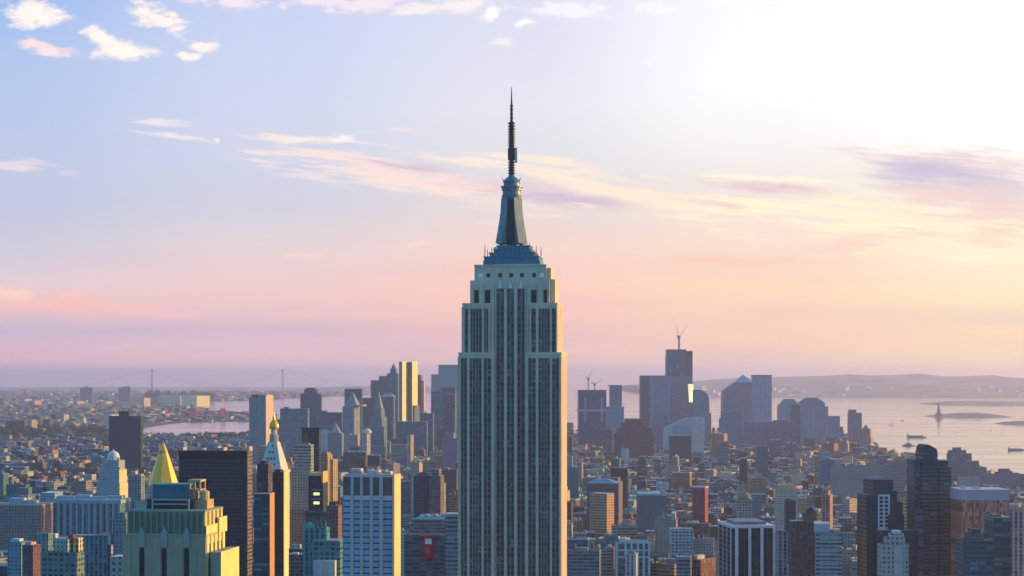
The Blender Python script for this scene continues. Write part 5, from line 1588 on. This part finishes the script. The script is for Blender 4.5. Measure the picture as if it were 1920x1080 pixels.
def make_block(q):
    yy, cx, w, dep, hgt, th = q
    px = 960 + cx / yy * F
    form = 0 if hgt < 27 else 1 if hgt < 50 else 2
    words = place_words(px, yy)
    for attempt in range(60):
        tone, colr = rng.choice(TONES + [t for t in TONES if t[0] in ('slate blue', 'steel grey', 'slate grey', 'grey stone', 'dark blue glass')])
        if th > R(16) and attempt < 30:  # blocks turned to the sun get warm walls so lit faces glow
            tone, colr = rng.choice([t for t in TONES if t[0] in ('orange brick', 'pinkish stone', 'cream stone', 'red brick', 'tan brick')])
        roof = rng.choice(('flat roof', 'roof house', 'water tank', 'two water tanks', 'white roof boxes', 'stepped top', 'parapet rim', 'sloped roof', 'twin roof houses', 'chimney row'))
        wd = words[min(len(words) - 1, attempt // 8)]
        lab = f'{FORMS[form]} {tone} block with {roof}, {wd}'
        if lab not in used_labels and len(lab.split()) <= 16:
            break
    used_labels.add(lab)
    root = empty('city_block', (cx, yy, 2.0), -th, lab, 'building', 'city blocks between the landmark towers')
    k = rng.uniform(.8, 1.2)
    colr = tuple(min(.7, v * k) for v in colr)
    mat = F_DARK if 'glass' in tone else rng.choice((F_GRID, F_LOFT, F_GRID, F_BAND, F_VERT))
    hw, hd = w / 2, dep / 2
    top = hgt
    if roof == 'stepped top':
        top = hgt * .8
        MB().box(-hw * .7, hw * .7, -hd * .7, hd * .7, top, hgt).build('setback', mat, root, colr)
    MB().box(-hw, hw, -hd, hd, -2, top).build('wall', mat, root, colr)
    rc = tuple(v * .8 + .05 for v in colr)
    if roof != 'stepped top':
        rim = MB()
        e, hh = .5, rng.uniform(.8, 1.5)
        rim.box(-hw - .2, hw + .2, -hd - .2, -hd + e, top, top + hh).box(-hw - .2, hw + .2, hd - e, hd + .2, top, top + hh)
        rim.box(-hw - .2, -hw + e, -hd + e, hd - e, top, top + hh).box(hw - e, hw + .2, -hd + e, hd - e, top, top + hh)
        rim.build('parapet', M_STONE, root, (.5, .48, .47) if roof == 'parapet rim' else rc)
    if roof in ('roof house', 'twin roof houses', 'water tank', 'two water tanks'):
        n = 2 if roof.startswith('twin') else 1
        for i in range(n):
            ox = rng.uniform(-.3, .3) * w if n == 1 else (-.28 + .56 * i) * w
            MB().box(ox - w * .13, ox + w * .13, -dep * .2, dep * .25, top, top + rng.uniform(3, 6)).build('roof_house', M_ROOF, root, rng.choice(((.35, .33, .33), (.2, .2, .22), (.5, .46, .44), colr)))
    if 'tank' in roof:
        for i in range(2 if roof.startswith('two') else 1):
            tank(root, (-.34 + .26 * i) * w, -dep * .3, top, rng.uniform(1.7, 2.5), rng.uniform(6.5, 9))
    if rng.random() < .6:
        for i in range(rng.choice((1, 2, 3))):
            ox, oy, bs = rng.uniform(-.42, .32) * w, rng.uniform(-.42, -.1) * dep, rng.uniform(1.5, 3.2)
            MB().box(ox, ox + bs, oy, oy + bs * .8, top, top + rng.uniform(1.2, 2.6)).build('roof_unit', M_PLAIN, root, rng.choice(((.5, .5, .52), (.25, .27, .28), (.12, .1, .1))))
    if roof == 'white roof boxes':
        for i in range(4):
            ox, oy = (-.36 + .22 * i) * w, rng.uniform(-.3, .2) * dep
            MB().box(ox, ox + w * .13, oy, oy + dep * .2, top, top + rng.uniform(1.5, 3)).build('roof_unit', M_PLAIN, root, (.6, .6, .63))
    if roof == 'sloped roof':
        MB().frus(-hw * .9, hw * .9, -hd * .9, hd * .9, top, top + rng.uniform(4, 7), .5, .1).build('sloped_roof', M_ROOF, root, rng.choice(((.1, .2, .22), (.22, .1, .08), (.14, .13, .13))))
    if roof == 'chimney row':
        for i in range(4):
            ox = (-.38 + .24 * i) * w
            MB().box(ox, ox + 1.3, hd * .5, hd * .5 + 1.3, top, top + 4.5).build('chimney', M_STONE, root, colr)


for q in single:
    make_block(q)


class Mass:
    """many small boxes in one mesh with a tint per box"""
    def __init__(s):
        s.v, s.f, s.c = [], [], []

    def box(s, cx, cy, w, d, z0, z1, th, col, a):
        ct, st = math.cos(th), math.sin(th)
        k = len(s.v)
        for z in (z0, z1):
            for (x, y) in ((-w / 2, -d / 2), (w / 2, -d / 2), (w / 2, d / 2), (-w / 2, d / 2)):
                s.v.append((cx + x * ct + y * st, cy - x * st + y * ct, z))
        s.f += [(k, k + 1, k + 5, k + 4), (k + 1, k + 2, k + 6, k + 5), (k + 2, k + 3, k + 7, k + 6), (k + 3, k, k + 4, k + 7), (k + 4, k + 5, k + 6, k + 7)]
        s.c += [(*col, a)] * 5

    def build(s, name, mat, label, cat):
        me = bpy.data.meshes.new(name)
        me.from_pydata(s.v, [], s.f)
        at = me.attributes.new('tint', 'FLOAT_COLOR', 'FACE')
        at.data.foreach_set('color', np.array(s.c, dtype=np.float32).ravel())
        me.materials.append(mat)
        o = bpy.data.objects.new(name, me)
        COL.objects.link(o)
        return tag(o, label, cat, None, 'stuff')


ms = Mass()
for yy, cx, w, dep, hgt, th in rest:
    c = tuple(v * rng.uniform(.8, 1.25) for v in (rng.choice(TONES + COOL[:7])[1] if th < R(16) else rng.choice(((.5, .24, .14), (.55, .36, .28), (.5, .4, .3)))))  # warm tints on sun-turned boxes add orange glints
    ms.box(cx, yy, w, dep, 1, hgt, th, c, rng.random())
    for _ in range(rng.choice((0, 1, 2, 3)) if yy < 4800 else rng.choice((0, 1))):
        ms.box(cx + rng.uniform(-.25, .25) * w, yy + rng.uniform(-.2, .2) * dep, w * rng.uniform(.1, .35), dep * rng.uniform(.12, .35), hgt, hgt + rng.uniform(2, 5.5), th, c if rng.random() < .4 else (.6, .58, .58), rng.random())
ms.build('low_city', F_CITY, 'mass of small low roofs packed between the larger city blocks', 'low city')

ms = Mass()
Y = 7350.0
while Y < 27000:
    stp = 60 * (Y / 7000) ** 1.55
    x = -1000 / F * Y
    while x < X(720, Y):
        w = rng.uniform(14, 42) * (Y / 7000) ** .75
        cx, yy = x + w / 2, Y + rng.uniform(-.3, .3) * stp
        x += w * rng.uniform(1.1, 2.2)
        if not (inside(BROOK, cx, yy) and inside(BROOK, cx + 60, yy) and inside(BROOK, cx, yy - 150)):
            continue
        if rng.random() < .2:
            continue
        hgt = rng.uniform(7, 17) * (Y / 7000) ** .35
        if rng.random() < .05:
            hgt = rng.uniform(20, 42)
        c = tuple(v * rng.uniform(.8, 1.25) for v in rng.choice(TONES + COOL)[1])
        ms.box(cx, yy, w, rng.uniform(14, 36) * (Y / 7000) ** .7, 1, hgt, R(rng.choice((8, 30, 38, 42, 48, 20)) + rng.uniform(-4, 4)), c, rng.random())
    Y += stp
ms.build('far_shore_city', facade('far_city_windows', 9, 6, .5, .4, (0.05, 0.07, 0.09), (0.2, 0.22, 0.25), 'attr', .4, (.08, .45)), 'hazy mass of low houses and sheds along the far eastern shore', 'far city')

ms = Mass()
for i in range(60):     # the towns under the western hills
    yy = rng.uniform(20800, 23200)
    px = rng.uniform(1240, 1940)
    f = (yy - 20500) / 13000
    hgt = Z(704, 28500) * math.sin(min(f / .62, 1) * math.pi / 2) ** 1.1
    ms.box(X(px, yy), yy, rng.uniform(40, 170), 60, max(0, hgt - 60), hgt + rng.uniform(2, 9), R(rng.uniform(0, 60)), (rng.uniform(.14, .2),) * 3, rng.random())
ms.build('hillside_town', plain('hillside_walls', (0.55, 0.5, 0.48), .9), 'pale specks of houses scattered on the far western hills', 'far town')


# ---------------------------------------------------------------- trees that read as dark masses
def leaf_mass(name, patches, label, seed):
    rr = random.Random(seed)
    v, f = [], []
    for (px0, px1, Y0, Y1, n, rad) in patches:
        for i in range(n):
            y = rr.uniform(Y0, Y1)
            x = X(rr.uniform(px0, px1), y)
            r = rad * rr.uniform(.6, 1.2)
            h = r * rr.uniform(1.6, 2.4)
            for k in range(46):
                u1, u2 = rr.uniform(-1, 1), rr.uniform(0, 2 * math.pi)
                q = math.sqrt(1 - u1 * u1)
                s = r * rr.uniform(.55, 1.05)
                c = Vector((x + q * math.cos(u2) * s, y + q * math.sin(u2) * s, h + u1 * s * .9))
                a = Vector((rr.uniform(-1, 1), rr.uniform(-1, 1), rr.uniform(-1, 1))).normalized() * r * .34
                b2 = a.orthogonal().normalized() * r * .26
                j = len(v)
                v += [tuple(c + a), tuple(c + b2), tuple(c - a), tuple(c - b2)]
                f.append((j, j + 1, j + 2, j + 3))
            j = len(v)
            v += [(x - .4, y, 1), (x + .4, y, 1), (x + .3, y + .3, h), (x - .3, y + .3, h)]
            f.append((j, j + 1, j + 2, j + 3))
    me = bpy.data.meshes.new(name)
    me.from_pydata(v, [], f)
    me.materials.append(plain('leaves', (0.02, 0.055, 0.04), .8, 0, .5, .08))
    o = bpy.data.objects.new(name, me)
    COL.objects.link(o)
    tag(o, label, 'trees', None, 'stuff')


leaf_mass('park_trees', [(70, 190, 4300, 5100, 130, 9), (20, 160, 5600, 6600, 90, 9), (270, 330, 6300, 7000, 60, 9), (1380, 1440, 3050, 3250, 30, 7), (1190, 1250, 3050, 3200, 24, 7), (1330, 1420, 2300, 2500, 16, 6)],
          'dark green tree crowns massed in the parks between roofs', 6)
leaf_mass('shore_trees', [(265, 470, 7150, 7480, 120, 12), (20, 250, 7000, 7250, 90, 12), (270, 400, 17000, 19000, 70, 30), (0, 200, 7600, 8600, 90, 14)], 'dark tree line along the river and the far eastern shore', 7)

# ---------------------------------------------------------------- the evening air
HAZE_DENSITY = 2.9e-5
hz = MB().box(-70000, 70000, -250, 150000, -1.0, 470).build('haze', bpy.data.materials.new('haze_air'))
hz['kind'] = 'stuff'
hz['label'] = 'pale pink blue evening haze over the city and harbour'
hz['category'] = 'haze'
hm = hz.data.materials[0]
hm.use_nodes = True
hm.node_tree.nodes.clear()
ho = hm.node_tree.nodes.new('ShaderNodeOutputMaterial')
hv = hm.node_tree.nodes.new('ShaderNodeVolumePrincipled')
hv.inputs['Color'].default_value = (0.92, 0.81, 1.0, 1)
hv.inputs['Density'].default_value = HAZE_DENSITY
hv.inputs['Anisotropy'].default_value = 0.6
hm.node_tree.links.new(hv.outputs[0], ho.inputs['Volume'])
hz.display_type = 'WIRE'
